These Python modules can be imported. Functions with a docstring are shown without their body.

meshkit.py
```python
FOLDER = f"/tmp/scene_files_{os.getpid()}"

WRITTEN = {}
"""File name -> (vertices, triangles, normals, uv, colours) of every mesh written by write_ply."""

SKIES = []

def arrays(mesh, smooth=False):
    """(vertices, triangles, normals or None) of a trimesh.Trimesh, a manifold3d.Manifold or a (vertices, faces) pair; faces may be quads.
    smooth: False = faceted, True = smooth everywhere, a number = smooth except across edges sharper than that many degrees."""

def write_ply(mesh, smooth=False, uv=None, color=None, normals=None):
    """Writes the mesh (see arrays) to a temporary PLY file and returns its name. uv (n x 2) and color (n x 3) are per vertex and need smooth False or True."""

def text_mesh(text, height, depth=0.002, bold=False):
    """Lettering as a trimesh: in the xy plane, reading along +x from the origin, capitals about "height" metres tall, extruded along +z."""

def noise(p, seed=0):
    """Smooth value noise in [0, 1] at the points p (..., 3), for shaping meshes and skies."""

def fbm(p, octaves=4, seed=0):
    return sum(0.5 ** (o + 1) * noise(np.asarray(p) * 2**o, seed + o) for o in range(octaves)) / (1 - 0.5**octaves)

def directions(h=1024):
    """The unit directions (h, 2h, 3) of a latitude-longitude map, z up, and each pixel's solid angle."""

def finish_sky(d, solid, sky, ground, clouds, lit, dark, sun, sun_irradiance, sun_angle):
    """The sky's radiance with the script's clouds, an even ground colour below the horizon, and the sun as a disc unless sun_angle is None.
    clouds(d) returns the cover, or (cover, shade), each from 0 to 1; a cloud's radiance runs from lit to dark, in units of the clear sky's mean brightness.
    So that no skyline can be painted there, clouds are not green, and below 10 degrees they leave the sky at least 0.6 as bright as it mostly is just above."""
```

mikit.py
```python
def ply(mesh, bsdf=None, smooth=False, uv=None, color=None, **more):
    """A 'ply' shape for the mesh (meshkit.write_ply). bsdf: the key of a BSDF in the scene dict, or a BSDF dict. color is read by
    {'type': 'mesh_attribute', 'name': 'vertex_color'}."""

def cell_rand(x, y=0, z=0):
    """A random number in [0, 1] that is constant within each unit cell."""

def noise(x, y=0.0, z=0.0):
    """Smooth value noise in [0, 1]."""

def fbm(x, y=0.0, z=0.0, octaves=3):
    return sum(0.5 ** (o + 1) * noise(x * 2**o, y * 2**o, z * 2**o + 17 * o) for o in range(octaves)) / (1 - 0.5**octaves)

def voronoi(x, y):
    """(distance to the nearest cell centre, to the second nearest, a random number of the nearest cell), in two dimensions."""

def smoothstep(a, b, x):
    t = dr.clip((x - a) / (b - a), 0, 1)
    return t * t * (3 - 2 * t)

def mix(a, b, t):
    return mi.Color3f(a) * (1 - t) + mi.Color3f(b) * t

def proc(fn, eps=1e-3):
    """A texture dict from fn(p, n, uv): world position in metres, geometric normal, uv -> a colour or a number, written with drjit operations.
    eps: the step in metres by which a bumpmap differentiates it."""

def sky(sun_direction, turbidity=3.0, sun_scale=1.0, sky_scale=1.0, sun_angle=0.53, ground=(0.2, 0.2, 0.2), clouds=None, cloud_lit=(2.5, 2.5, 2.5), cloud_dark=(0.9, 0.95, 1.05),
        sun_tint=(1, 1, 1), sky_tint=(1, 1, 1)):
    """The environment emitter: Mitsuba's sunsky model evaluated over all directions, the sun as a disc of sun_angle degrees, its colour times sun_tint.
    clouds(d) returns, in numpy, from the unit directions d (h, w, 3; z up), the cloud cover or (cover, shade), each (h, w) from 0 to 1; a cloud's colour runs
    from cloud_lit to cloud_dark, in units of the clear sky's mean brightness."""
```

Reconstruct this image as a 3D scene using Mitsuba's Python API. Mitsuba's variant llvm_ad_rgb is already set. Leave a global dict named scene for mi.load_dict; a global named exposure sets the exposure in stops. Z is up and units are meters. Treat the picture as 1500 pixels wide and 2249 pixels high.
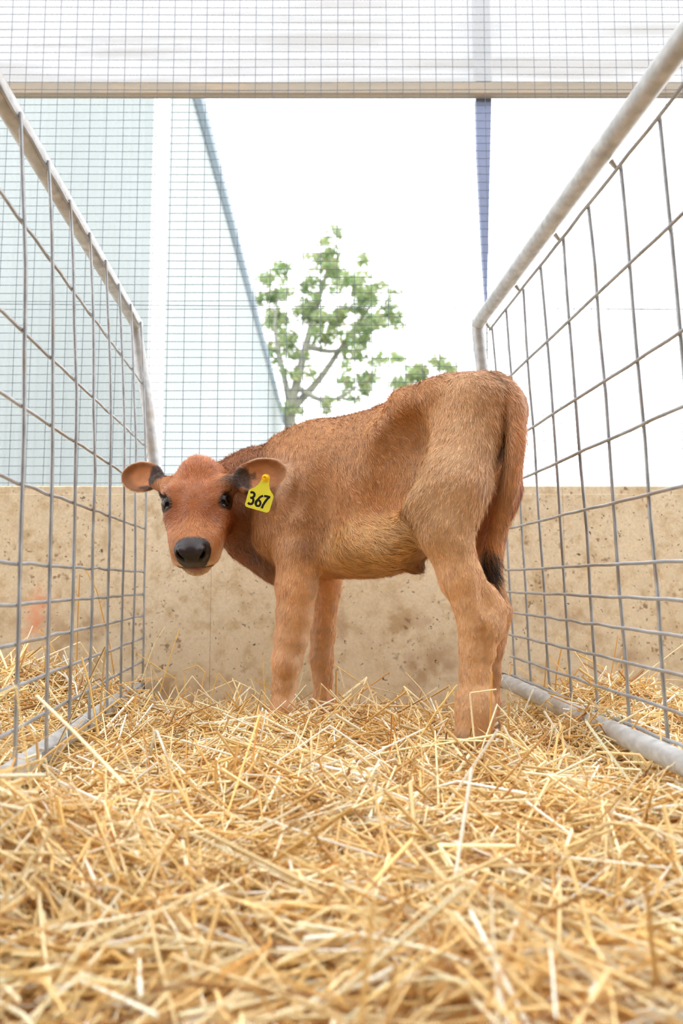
import math, random
import numpy as np, trimesh, mitsuba as mi, drjit as dr
import mikit, meshkit
from shapely.geometry import Polygon, LineString
from scipy import sparse
from scipy.spatial import cKDTree

T = mi.ScalarTransform4f
scene, labels = {}, {}
rng = np.random.default_rng(7)

# ------------------------------------------------------------------ camera, sky, exposure
CAM_H, PITCH, FPX = 0.343, math.atan(154.5 / 1600.0), 1600.0
CAM = np.array([0, 0, CAM_H])
FWD = np.array([0, math.cos(PITCH), math.sin(PITCH)])
UP = np.array([0, -math.sin(PITCH), math.cos(PITCH)])
scene['camera'] = {
    'type': 'thinlens', 'fov': 2 * math.degrees(math.atan(750 / FPX)), 'fov_axis': 'x',
    'aperture_radius': 0.0045, 'focus_distance': 1.74, 'near_clip': 0.01, 'far_clip': 500.0,
    'to_world': T().look_at(origin=CAM.tolist(), target=(CAM + FWD).tolist(), up=[0, 0, 1])}
exposure = 4.2


def overcast(d):
    return np.ones(d.shape[:2]), 0.25 * meshkit.fbm(d * 2.2, 3, seed=4)


scene['sky'] = mikit.sky((0.35, -0.75, 0.6), turbidity=4.0, sun_scale=0.0, sky_scale=1.0, ground=(0.35, 0.34, 0.3), clouds=overcast,
                         cloud_lit=(1.72, 1.74, 1.78), cloud_dark=(1.25, 1.28, 1.34))
SKY_GAIN = 1.0


def ray(px, py):
    d = FWD + np.array([1.0, 0, 0]) * ((px - 750) / FPX) + UP * ((1124.5 - py) / FPX)
    return d


def at(px, py, y):
    """The point at depth y (metres in front of the lens) seen at a pixel."""
    d = ray(px, py)
    return CAM + d * (y / d[1])


# ------------------------------------------------------------------ helpers
def srgb(r, g, b):
    c = np.array([r, g, b], float) / 255
    return np.where(c <= 0.04045, c / 12.92, ((c + 0.055) / 1.055) ** 2.4).tolist()


def rgb(r, g, b):
    return {'type': 'rgb', 'value': srgb(r, g, b)}


VC = {'type': 'mesh_attribute', 'name': 'vertex_color'}


def unit(v):
    v = np.asarray(v, float)
    return v / np.maximum(np.linalg.norm(v, axis=-1, keepdims=True), 1e-12)


def numbered(key):
    if key not in scene and key not in labels:
        return key
    n = 1
    while f'{key}_{n:03d}' in scene or f'{key}_{n:03d}' in labels:
        n += 1
    return f'{key}_{n:03d}'


def thing(name, label, cat, group=None):
    key = numbered(name)
    labels[key] = {'label': label, 'category': cat}
    if group:
        labels[key]['group'] = group
    return key


def part(parent, name, shape, label=None, kind=None):
    key = numbered(parent + '__' + name)
    scene[key] = shape
    if label or kind:
        labels[key] = {}
        if label:
            labels[key]['label'] = label
        if kind:
            labels[key]['kind'] = kind
    return key


def whole(name, shape, label, cat, group=None, kind=None):
    key = thing(name, label, cat, group)
    scene[key] = shape
    if kind:
        labels[key]['kind'] = kind
    return key


def structure(name, shape, label):
    scene[name] = shape
    labels[name] = {'label': label, 'kind': 'structure'}
    return name


def tube(path, r, sides=8, cap=True, flat=1.0):
    """A tube along a polyline; r a number or one per point."""
    p = np.asarray(path, float)
    n = len(p)
    r = np.broadcast_to(np.asarray(r, float), (n,))
    t = unit(np.gradient(p, axis=0))
    ref = np.array([0, 0, 1.0]) if abs(t[0][2]) < 0.9 else np.array([1.0, 0, 0])
    a = unit(np.cross(t[0], ref))
    ang = np.arange(sides) * 2 * np.pi / sides
    rings = []
    for i in range(n):
        a = unit(a - t[i] * (a @ t[i]))
        b = np.cross(t[i], a)
        rings.append(p[i] + r[i] * (np.cos(ang)[:, None] * a + flat * np.sin(ang)[:, None] * b))
    v = np.vstack(rings)
    f = []
    for i in range(n - 1):
        for k in range(sides):
            k2 = (k + 1) % sides
            q = [i * sides + k, i * sides + k2, (i + 1) * sides + k2, (i + 1) * sides + k]
            f += [[q[0], q[1], q[2]], [q[0], q[2], q[3]]]
    if cap:
        v = np.vstack([v, p[:1], p[-1:]])
        c0, c1 = n * sides, n * sides + 1
        for k in range(sides):
            k2 = (k + 1) % sides
            f += [[c0, k2, k], [c1, (n - 1) * sides + k, (n - 1) * sides + k2]]
    return trimesh.Trimesh(v, np.array(f), process=False)


def catmull(pts, m=6):
    p = np.asarray(pts, float)
    p = np.vstack([2 * p[0] - p[1], p, 2 * p[-1] - p[-2]])
    out = []
    for i in range(1, len(p) - 2):
        for s in np.arange(m) / m:
            a, b, c, d = p[i - 1], p[i], p[i + 1], p[i + 2]
            out.append(0.5 * (2 * b + (c - a) * s + (2 * a - 5 * b + 4 * c - d) * s * s + (3 * b - a - 3 * c + d) * s ** 3))
    out.append(p[-2])
    return np.array(out)


def box(x0, x1, y0, y1, z0, z1, bevel=0.0):
    if bevel <= 0:
        m = trimesh.creation.box(extents=(x1 - x0, y1 - y0, z1 - z0))
        m.apply_translation(((x0 + x1) / 2, (y0 + y1) / 2, (z0 + z1) / 2))
        return m
    pts = []
    for i in range(3):
        e = np.array([bevel] * 3)
        e[i] = 0
        lo, hi = np.array([x0, y0, z0]) + e, np.array([x1, y1, z1]) - e
        pts += [[(lo, hi)[a][0], (lo, hi)[b][1], (lo, hi)[c][2]] for a in (0, 1) for b in (0, 1) for c in (0, 1)]
    return trimesh.Trimesh(np.array(pts), process=False).convex_hull


# ------------------------------------------------------------------ materials
def galvanised(p, n, uv):
    a = mikit.fbm(p.x * 60, p.y * 60, p.z * 60, 3)
    b = mikit.fbm(p.x * 9 + 3, p.y * 9, p.z * 9, 3)
    c = mikit.mix(srgb(150, 152, 152), srgb(206, 208, 208), a)
    return mikit.mix(c, srgb(150, 132, 108), 0.55 * mikit.smoothstep(0.52, 0.75, b))


def wire_zinc(p, n, uv):
    a = mikit.fbm(p.x * 90, p.y * 30, p.z * 30, 2)
    b = mikit.fbm(p.x * 7 + 5, p.y * 7, p.z * 14, 2)
    c = mikit.mix(srgb(128, 130, 132), srgb(178, 182, 186), a)
    return mikit.mix(c, srgb(140, 118, 92), 0.5 * mikit.smoothstep(0.58, 0.8, b))


def concrete(p, n, uv):
    big = mikit.fbm(p.x * 3.1 + 1.7, p.z * 3.4, 2.0, 4)
    mid = mikit.fbm(p.x * 24, p.z * 24, p.y * 24, 4)
    fine = mikit.fbm(p.x * 190, p.z * 190, p.y * 190, 2)
    c = mikit.mix(srgb(204, 187, 157), srgb(220, 205, 178), big)
    c = mikit.mix(c, srgb(184, 160, 122), 0.7 * mikit.smoothstep(0.45, 0.75, mid))
    c = c * (0.86 + 0.28 * fine)
    # rusty brown and orange blotches low on the face
    low = mikit.smoothstep(0.5, 0.05, p.z)
    st = mikit.smoothstep(0.55, 0.72, mikit.fbm(p.x * 9 + 8, p.z * 9, 0.3, 4))
    c = mikit.mix(c, srgb(150, 112, 72), 0.6 * low * st)
    grain = mikit.smoothstep(0.62, 0.8, mikit.fbm(p.x * 75, p.z * 75, 0.6, 2)) * mikit.smoothstep(0.48, 0.62, mikit.fbm(p.x * 5, p.z * 7, 4.0, 3))
    c = mikit.mix(c, srgb(120, 88, 60), 0.75 * grain)
    # pits
    wx, wz = 0.5 * (mikit.noise(p.x * 170, p.z * 170) - 0.5), 0.5 * (mikit.noise(p.x * 170 + 9, p.z * 170) - 0.5)
    f1, f2, r = mikit.voronoi(p.x * 62 + wx, p.z * 62 + wz)
    pit = mikit.smoothstep(0.13, 0.05, f1 / (0.35 + r) + 0.12 * (mid - 0.5)) * mikit.smoothstep(0.8, 0.84, r)
    c = mikit.mix(c, srgb(84, 66, 48), 0.75 * pit)
    f1, f2, r = mikit.voronoi(p.x * 17 + 4 + 0.5 * wx, p.z * 17 + 0.5 * wz)
    pit = mikit.smoothstep(0.055, 0.03, f1 / (0.4 + r) + 0.06 * (mid - 0.5)) * mikit.smoothstep(0.8, 0.84, r)
    c = mikit.mix(c, srgb(64, 54, 44), 0.85 * pit)
    # a smear of salmon marking paint at the left
    d = dr.square((p.x + 0.96 - 0.25 * (p.z - 0.25)) / 0.035) + dr.square((p.z - 0.24) / 0.09)
    c = mikit.mix(c, srgb(238, 150, 112), 0.6 * dr.exp(-d) * mikit.smoothstep(0.3, 0.6, mid))
    return c


def concrete_relief(p, n, uv):
    return 0.0022 * mikit.fbm(p.x * 40, p.z * 40, p.y * 40, 3)


def roof_white(p, n, uv):
    a = mikit.fbm(p.x * 1.5, p.y * 1.5, p.z * 0.4, 3)
    return mikit.mix(srgb(156, 166, 165), srgb(170, 178, 178), a)


def beam_paint(p, n, uv):
    a = mikit.fbm(p.x * 2.5, p.y * 20, p.z * 40, 3)
    b = mikit.fbm(p.x * 14, p.y * 30, p.z * 60, 2)
    c = mikit.mix(srgb(160, 148, 130), srgb(176, 166, 150), a)
    return mikit.mix(c, srgb(190, 164, 132), 0.5 * mikit.smoothstep(0.55, 0.8, b))


def cloth_white(p, n, uv):
    a = mikit.fbm(p.x * 1.2, p.y, p.z * 14, 3)
    return mikit.mix(srgb(210, 211, 214), srgb(190, 188, 187), mikit.smoothstep(0.45, 0.7, a))


def two(b):
    return {'type': 'twosided', 'bsdf': b}


scene['mat_galvanised'] = two({'type': 'principled', 'base_color': mikit.proc(galvanised), 'metallic': 0.25, 'roughness': 0.42, 'specular': 0.5})
scene['mat_wire'] = two({'type': 'principled', 'base_color': mikit.proc(wire_zinc), 'metallic': 0.25, 'roughness': 0.36, 'specular': 0.5})
scene['mat_mesh'] = two({'type': 'principled', 'base_color': rgb(84, 94, 108), 'roughness': 0.5})
scene['mat_rust'] = two({'type': 'principled', 'base_color': rgb(70, 58, 50), 'roughness': 0.8})
scene['mat_concrete'] = two({'type': 'bumpmap', 'arbitrary': mikit.proc(concrete_relief, eps=1e-3), 'scale': 1.0,
                             'bsdf': {'type': 'principled', 'base_color': mikit.proc(concrete), 'roughness': 0.85, 'specular': 0.25}})
scene['mat_sheet'] = two({'type': 'principled', 'base_color': mikit.proc(roof_white), 'roughness': 0.5})
scene['mat_trim'] = two({'type': 'principled', 'base_color': rgb(150, 166, 180), 'roughness': 0.5})
scene['mat_beam'] = two({'type': 'principled', 'base_color': mikit.proc(beam_paint), 'roughness': 0.6})
scene['mat_curtain'] = {'type': 'principledthin', 'base_color': mikit.proc(cloth_white), 'roughness': 0.7, 'diff_trans': 1.1}
scene['mat_post'] = two({'type': 'principled', 'base_color': rgb(182, 185, 188), 'roughness': 0.5})
scene['mat_strut'] = two({'type': 'principled', 'base_color': rgb(128, 140, 172), 'roughness': 0.5})
scene['mat_dirt'] = two({'type': 'principled', 'base_color': rgb(150, 112, 62), 'roughness': 0.9})
scene['mat_field'] = two({'type': 'principled', 'base_color': rgb(168, 166, 158), 'roughness': 0.9})
scene['mat_bark'] = two({'type': 'principled', 'base_color': rgb(140, 140, 126), 'roughness': 0.9})
scene['mat_leaf'] = {'type': 'principledthin', 'base_color': VC, 'roughness': 0.5, 'diff_trans': 1.0}
scene['mat_straw'] = two({'type': 'principled', 'base_color': VC, 'roughness': 0.36, 'specular': 0.5})
scene['mat_skin'] = two({'type': 'principled', 'base_color': VC, 'roughness': 0.65, 'specular': 0.3})
scene['mat_hair'] = two({'type': 'principled', 'base_color': VC, 'roughness': 0.44, 'specular': 0.5})
scene['mat_nose'] = two({'type': 'principled', 'base_color': VC, 'roughness': 0.34, 'specular': 0.3})
scene['mat_eye'] = two({'type': 'principled', 'base_color': VC, 'roughness': 0.05, 'specular': 0.22})
scene['mat_tag'] = two({'type': 'principled', 'base_color': rgb(236, 234, 74), 'roughness': 0.35})
scene['mat_stud'] = two({'type': 'principled', 'base_color': rgb(250, 206, 40), 'roughness': 0.3})
scene['mat_ink'] = two({'type': 'principled', 'base_color': rgb(28, 28, 32), 'roughness': 0.4})

# ------------------------------------------------------------------ setting
WALL_Y, WALL_T = 2.31, 0.11
WALL_TOP = at(750, 1067, WALL_Y)[2]
FLOOR_Z = -0.18
structure('floor', mikit.ply(box(-2.2, 2.2, -1.2, WALL_Y, FLOOR_Z - 0.1, FLOOR_Z), 'mat_dirt'), 'bare earth floor under the straw bedding')
structure('ground_outside', mikit.ply(box(-30, 30, WALL_Y + WALL_T, 60, FLOOR_Z - 0.12, FLOOR_Z - 0.02), 'mat_field'), 'pale open ground beyond the concrete wall')
labels['wall_back'] = {'label': 'low beige cast concrete wall behind the calf', 'kind': 'structure'}
seams = [-2.2, at(463, 1300, WALL_Y)[0], at(1242, 1300, WALL_Y)[0], 2.2]
band = at(750, 1086, WALL_Y)[2]
for a, b in zip(seams[:-1], seams[1:]):
    pts = [(WALL_Y + 0.004, FLOOR_Z), (WALL_Y, band), (WALL_Y + 0.0008, band + 0.002), (WALL_Y + 0.0008, WALL_TOP - 0.003), (WALL_Y + 0.004, WALL_TOP),
           (WALL_Y + WALL_T, WALL_TOP), (WALL_Y + WALL_T, FLOOR_Z)]
    m = trimesh.creation.extrude_polygon(Polygon(pts), b - a - 0.0008, engine='earcut')
    v = m.vertices.copy()
    m = trimesh.Trimesh(np.stack([v[:, 2] + a + 0.0004, v[:, 0], v[:, 1]], 1), m.faces, process=False)
    part('wall_back', 'panel', mikit.ply(m, 'mat_concrete'))

# unseen rest of the shed behind the lens, shaped to cut front light
structure('ceiling', mikit.ply(box(-5, 5, -7, -0.8, 2.75, 2.85), 'mat_timber'), 'unseen plain shed roof behind the pen, added to cut front light')
structure('wall_front', mikit.ply(box(-5, 5, -7.1, -7, FLOOR_Z, 2.85), 'mat_timber'), 'unseen far end wall of the shed, added to cut front light')
structure('wall_left', mikit.ply(box(-5.1, -5, -7, -0.8, FLOOR_Z, 2.85), 'mat_timber'), 'unseen left side wall of the shed, added to cut front light')
structure('wall_right', mikit.ply(box(5, 5.1, -7, -0.8, FLOOR_Z, 2.85), 'mat_timber'), 'unseen right side wall of the shed, added to cut front light')
structure('floor_passage', mikit.ply(box(-5, 5, -7, -1.2, FLOOR_Z - 0.1, FLOOR_Z), 'mat_dirt'), 'bare floor of the passage behind the pen')
scene['mat_timber'] = two({'type': 'principled', 'base_color': rgb(150, 142, 130), 'roughness': 0.8})

# wire mesh over the opening above the wall
MESH_Y = WALL_Y + WALL_T + 0.012
ms = thing('wire_mesh_screen', 'fine galvanised wire mesh screen filling the opening above the concrete wall', 'mesh screen')
dx = 38.4 * MESH_Y / FPX
xc = at(630, 600, MESH_Y)[0]
MESH_Z0, MESH_Z1 = WALL_TOP - 0.03, 2.62
for k in range(-22, 28):
    x = xc + k * dx
    w = 0.002 * np.sin(k * 1.7)
    zz = np.linspace(MESH_Z0, MESH_Z1, 7)
    path = np.stack([x + w * np.sin(zz * 3 + k), MESH_Y + 0 * zz, zz], 1)
    part(ms, 'vertical_wire', mikit.ply(tube(path, 0.00098, 4, False), 'mat_mesh', smooth=True))
dz = 18.35 * MESH_Y / FPX * 1.03
k = 0
while MESH_Z0 + k * dz < MESH_Z1:
    z = MESH_Z0 + k * dz
    xs = np.linspace(-1.45, 1.45, 13)
    path = np.stack([xs, MESH_Y + 0.0015 + 0 * xs, z + 0.0016 * np.sin(xs * 3.1 + k * 0.6)], 1)
    part(ms, 'horizontal_wire', mikit.ply(tube(path, 0.00098, 4, False), 'mat_mesh', smooth=True))
    k += 1
part(ms, 'tension_wire', mikit.ply(tube([at(-100, 667, MESH_Y - 0.003), at(1600, 680, MESH_Y - 0.003)], 0.0011, 6), 'mat_mesh', smooth=True), 'heavier single wire running across the mesh')

# beam, curtain, post, strut
BEAM_Y = MESH_Y + 0.03
zb0, zb1 = at(750, 206.5, BEAM_Y)[2], at(750, 178, BEAM_Y)[2]
whole('cross_beam', mikit.ply(box(-1.6, 1.6, BEAM_Y, BEAM_Y + 0.03, zb0, zb1, 0.005), 'mat_beam'), 'weathered off-white horizontal beam running below the white curtain', 'beam')
POST_Y = BEAM_Y + 0.034
xs = [at(1043, 100, POST_Y)[0], at(1079, 100, POST_Y)[0]]
whole('upright_post', mikit.ply(box(xs[0], xs[1], POST_Y, POST_Y + 0.05, at(750, 200, POST_Y + 0.05)[2], 2.8, 0.004), 'mat_post'), 'pale grey upright post rising from the beam in front of the white curtain', 'post')
CUR_Y = POST_Y + 0.075
nx, nz = 160, 24
gx, gz = np.meshgrid(np.linspace(-2.0, 2.0, nx), np.linspace(at(750, 198, CUR_Y)[2], 2.85, nz))
gy = CUR_Y + 0.006 * np.sin(gz * 26 + 0.4 * np.sin(gx * 2)) + 0.012 * (meshkit.fbm(np.stack([gx * 1.5, gz * 4, 0 * gx], -1), 3) - 0.5)
v = np.stack([gx, gy, gz], -1).reshape(-1, 3)
i = (np.arange(nz - 1)[:, None] * nx + np.arange(nx - 1)).ravel()
f = np.vstack([np.stack([i, i + 1, i + nx + 1], 1), np.stack([i, i + nx + 1, i + nx], 1)])
whole('white_curtain', mikit.ply((v, f), 'mat_curtain', smooth=True), 'translucent white curtain sheet stretched above the beam at the top', 'curtain')
ty = BEAM_Y + 0.03
zs_top = zb0 + 0.01
tri = [at(1045, 190, ty), at(1079, 190, ty), at(1077, 330, ty), at(1071.5, 560, ty), at(1069.5, 665, ty), at(1067.5, 665, ty), at(1060, 560, ty), at(1048, 330, ty)]
poly = Polygon([(p[0], min(p[2], zs_top)) for p in tri])
m = trimesh.creation.extrude_polygon(poly, 0.03, engine='earcut')
m = trimesh.Trimesh(np.stack([m.vertices[:, 0], ty + m.vertices[:, 2], m.vertices[:, 1]], 1), m.faces[:, ::-1], process=False)
st = thing('tapered_strut', 'blue-grey strut tapering downward to a point below the beam, right of centre', 'strut')
part(st, 'blade', mikit.ply(m, 'mat_strut'))
part(st, 'rod', mikit.ply(tube([at(1068.6, 640, ty + 0.015), at(1071, 900, ty + 0.015)], 0.0035, 8), 'mat_post', smooth=40), 'thin pale rod below the blade')

# neighbouring white building
bd = thing('white_building', 'white metal-clad building with sloping eave line behind the mesh at left', 'building')
BY0 = 5.3
c0 = at(352, 600, BY0)
eave0 = at(350, -6, BY0)
far = at(621, 948, 20.4)
bdir = np.array([far[0] - c0[0], far[1] - c0[1], 0])
blen = np.linalg.norm(bdir)
bdir /= blen
bn = np.array([bdir[1], -bdir[0], 0])
EZ = eave0[2]


def ribbed(p0, d, n, length, z0, z1, pitch=0.11, depth=0.007):
    """An upright corrugated sheet from p0 along d, ribs towards n."""
    k = max(1, int(round(length / pitch)))
    s, o = [], []
    for j in range(k):
        for q, h in ((0.0, 0), (0.55, 0), (0.66, 1), (0.86, 1), (0.97, 0)):
            s.append((j + q) * length / k)
            o.append(h * depth)
    s.append(length)
    o.append(0)
    pts = np.array([p0[:2] + d[:2] * a + n[:2] * b for a, b in zip(s, o)])
    m_ = len(pts)
    v = np.vstack([np.c_[pts, np.full(m_, z0)], np.c_[pts, np.full(m_, z1)], np.c_[pts - n[:2] * 0.02, np.full(m_, z0)], np.c_[pts - n[:2] * 0.02, np.full(m_, z1)]])
    q = np.arange(m_ - 1)
    f = np.vstack([np.stack([q, q + 1, q + m_ + 1], 1), np.stack([q, q + m_ + 1, q + m_], 1),
                   np.stack([q + 2 * m_, q + 3 * m_ + 1, q + 2 * m_ + 1], 1), np.stack([q + 2 * m_, q + 3 * m_, q + 3 * m_ + 1], 1)])
    return trimesh.Trimesh(v, f, process=False)


corner = np.array([c0[0], BY0, 0])
for j in range(5):
    part(bd, 'end_sheet', mikit.ply(ribbed(corner + np.array([-0.02 - 0.65 * (j + 1), 0, 0]), np.array([1.0, 0, 0]), np.array([0, -1.0, 0]), 0.65, -0.1, EZ), 'mat_sheet'))
nsh = 15
for j in range(nsh):
    part(bd, 'side_sheet', mikit.ply(ribbed(corner + bdir * (0.05 + j * (blen - 0.05) / nsh), bdir, bn, (blen - 0.05) / nsh, -0.1, EZ), 'mat_sheet'))
part(bd, 'corner_trim', mikit.ply(box(corner[0] - 0.07, corner[0] + 0.03, BY0 - 0.035, BY0 + 0.06, -0.1, EZ, 0.006), 'mat_curtain_trim'), 'plain white corner trim')
scene['mat_curtain_trim'] = two({'type': 'principled', 'base_color': rgb(245, 247, 250), 'roughness': 0.5})
g = tube([corner + bn * 0.02 + [0, 0, EZ] - bdir * 0.05, corner + bdir * blen + bn * 0.02 + [0, 0, EZ]], 0.075, 8)
part(bd, 'eave_gutter', mikit.ply(g, 'mat_trim', smooth=40), 'blue-grey gutter along the eave')
rv = np.array([corner + bn * 0.02 + [0, 0, EZ + 0.02], corner + bdir * blen + bn * 0.02 + [0, 0, EZ + 0.02], corner + bdir * blen - bn * 4 + [0, 0, EZ + 0.9], corner - bn * 4 + [0, 0, EZ + 0.9]])
rm = trimesh.Trimesh(np.vstack([rv, rv + [0, 0, 0.06]]), np.array([[0, 1, 2], [0, 2, 3], [4, 6, 5], [4, 7, 6], [0, 4, 5], [0, 5, 1], [2, 6, 7], [2, 7, 3]]), process=False)
part(bd, 'roof', mikit.ply(rm, 'mat_trim'))


# trees
def tree(name, label, limbs, blobs, y, n_leaf, size, seed):
    r_ = np.random.default_rng(seed)
    t = thing(name, label, 'tree')
    ts = []
    for path, w0, w1 in limbs:
        pts = catmull([at(a, b, y + c) for a, b, c in path], 5)
        ts.append(tube(pts, np.linspace(w0, w1, len(pts)), 7))
    part(t, 'trunk', mikit.ply(trimesh.util.concatenate(ts[:1]), 'mat_bark', smooth=True))
    for b in ts[1:]:
        part(t, 'branch', mikit.ply(b, 'mat_bark', smooth=True))
    vs, fs, cs = [], [], []
    clumps = []
    for b in blobs:
        for _ in range(max(3, int(b[2] * b[3] / 380))):
            o = unit(r_.normal(size=3)) * (r_.random() ** 0.4)
            clumps.append((b[0] + o[0] * b[2], b[1] + o[2] * b[3], r_.uniform(13, 30), r_.uniform(10, 22), o[1] * b[2], r_.uniform(0, 1)))
    blobs = clumps
    w = np.array([b[2] * b[3] for b in blobs], float)
    for q in range(n_leaf):
        b = blobs[r_.choice(len(blobs), p=w / w.sum())]
        o = unit(r_.normal(size=3)) * (r_.random() ** 0.45)
        c = at(b[0] + o[0] * b[2], b[1] + o[2] * b[3], y + (b[4] + o[1] * b[2]) * y / FPX)
        d1 = unit(r_.normal(size=3) + [0, 0, -0.6])
        d2 = unit(np.cross(d1, r_.normal(size=3)))
        L = size * r_.uniform(0.6, 1.25)
        k = len(vs)
        vs += [c - d1 * L, c + d2 * L * 0.42, c + d1 * L, c - d2 * L * 0.42]
        fs += [[k, k + 1, k + 2], [k, k + 2, k + 3]]
        col = srgb(*(np.array([128, 148, 104]) + (0.55 * b[5] + 0.45 * r_.uniform(0, 1)) * np.array([78, 66, 64]) + r_.normal(size=3) * 6))
        cs += [col] * 4
    part(t, 'foliage', mikit.ply((np.array(vs), np.array(fs)), 'mat_leaf', color=np.array(cs)), kind='stuff')


tree('leafy_tree', 'tall light green leafy tree seen through the mesh between building and strut',
     [([(640, 1345, 0), (640, 1000, 0), (636, 900, 0), (650, 850, 0), (672, 760, 0), (700, 660, 0), (728, 560, 0)], 0.19, 0.04),
      ([(638, 890, 0), (618, 800, -0.2), (604, 720, -0.4), (612, 640, -0.4)], 0.09, 0.02),
      ([(640, 900, 0), (700, 835, 0.3), (752, 760, 0.4), (800, 690, 0.5), (840, 640, 0.5)], 0.11, 0.02),
      ([(672, 760, 0), (740, 770, 0.2), (830, 720, 0.4)], 0.08, 0.02),
      ([(650, 850, 0), (720, 880, -0.3), (800, 840, -0.6)], 0.08, 0.02)],
     [(735, 545, 36, 55, ), (690, 600, 60, 50), (620, 640, 70, 60), (760, 610, 80, 55), (820, 660, 62, 75), (650, 700, 90, 60), (740, 690, 80, 60),
      (610, 745, 48, 66), (790, 740, 90, 60), (640, 800, 48, 40), (850, 790, 46, 36), (770, 840, 70, 40), (745, 890, 62, 34), (640, 900, 26, 26), (866, 700, 30, 40)],
     17.0, 6000, 0.095, 11)
tree('leafy_shrub', 'low pale green shrub just left of the calf\'s rump beyond the mesh',
     [([(930, 1345, 0), (928, 1000, 0), (925, 850, 0), (935, 800, 0)], 0.12, 0.02), ([(926, 900, 0), (900, 840, 0), (890, 820, 0)], 0.06, 0.02)],
     [(925, 815, 48, 36), (965, 800, 26, 22), (890, 850, 34, 26), (940, 860, 60, 40)], 15.0, 1200, 0.085, 12)

# ------------------------------------------------------------------ pen panels
KX = (750 - 637) / FPX * math.cos(PITCH)
TANP, COSP = math.tan(PITCH), math.cos(PITCH)


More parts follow.
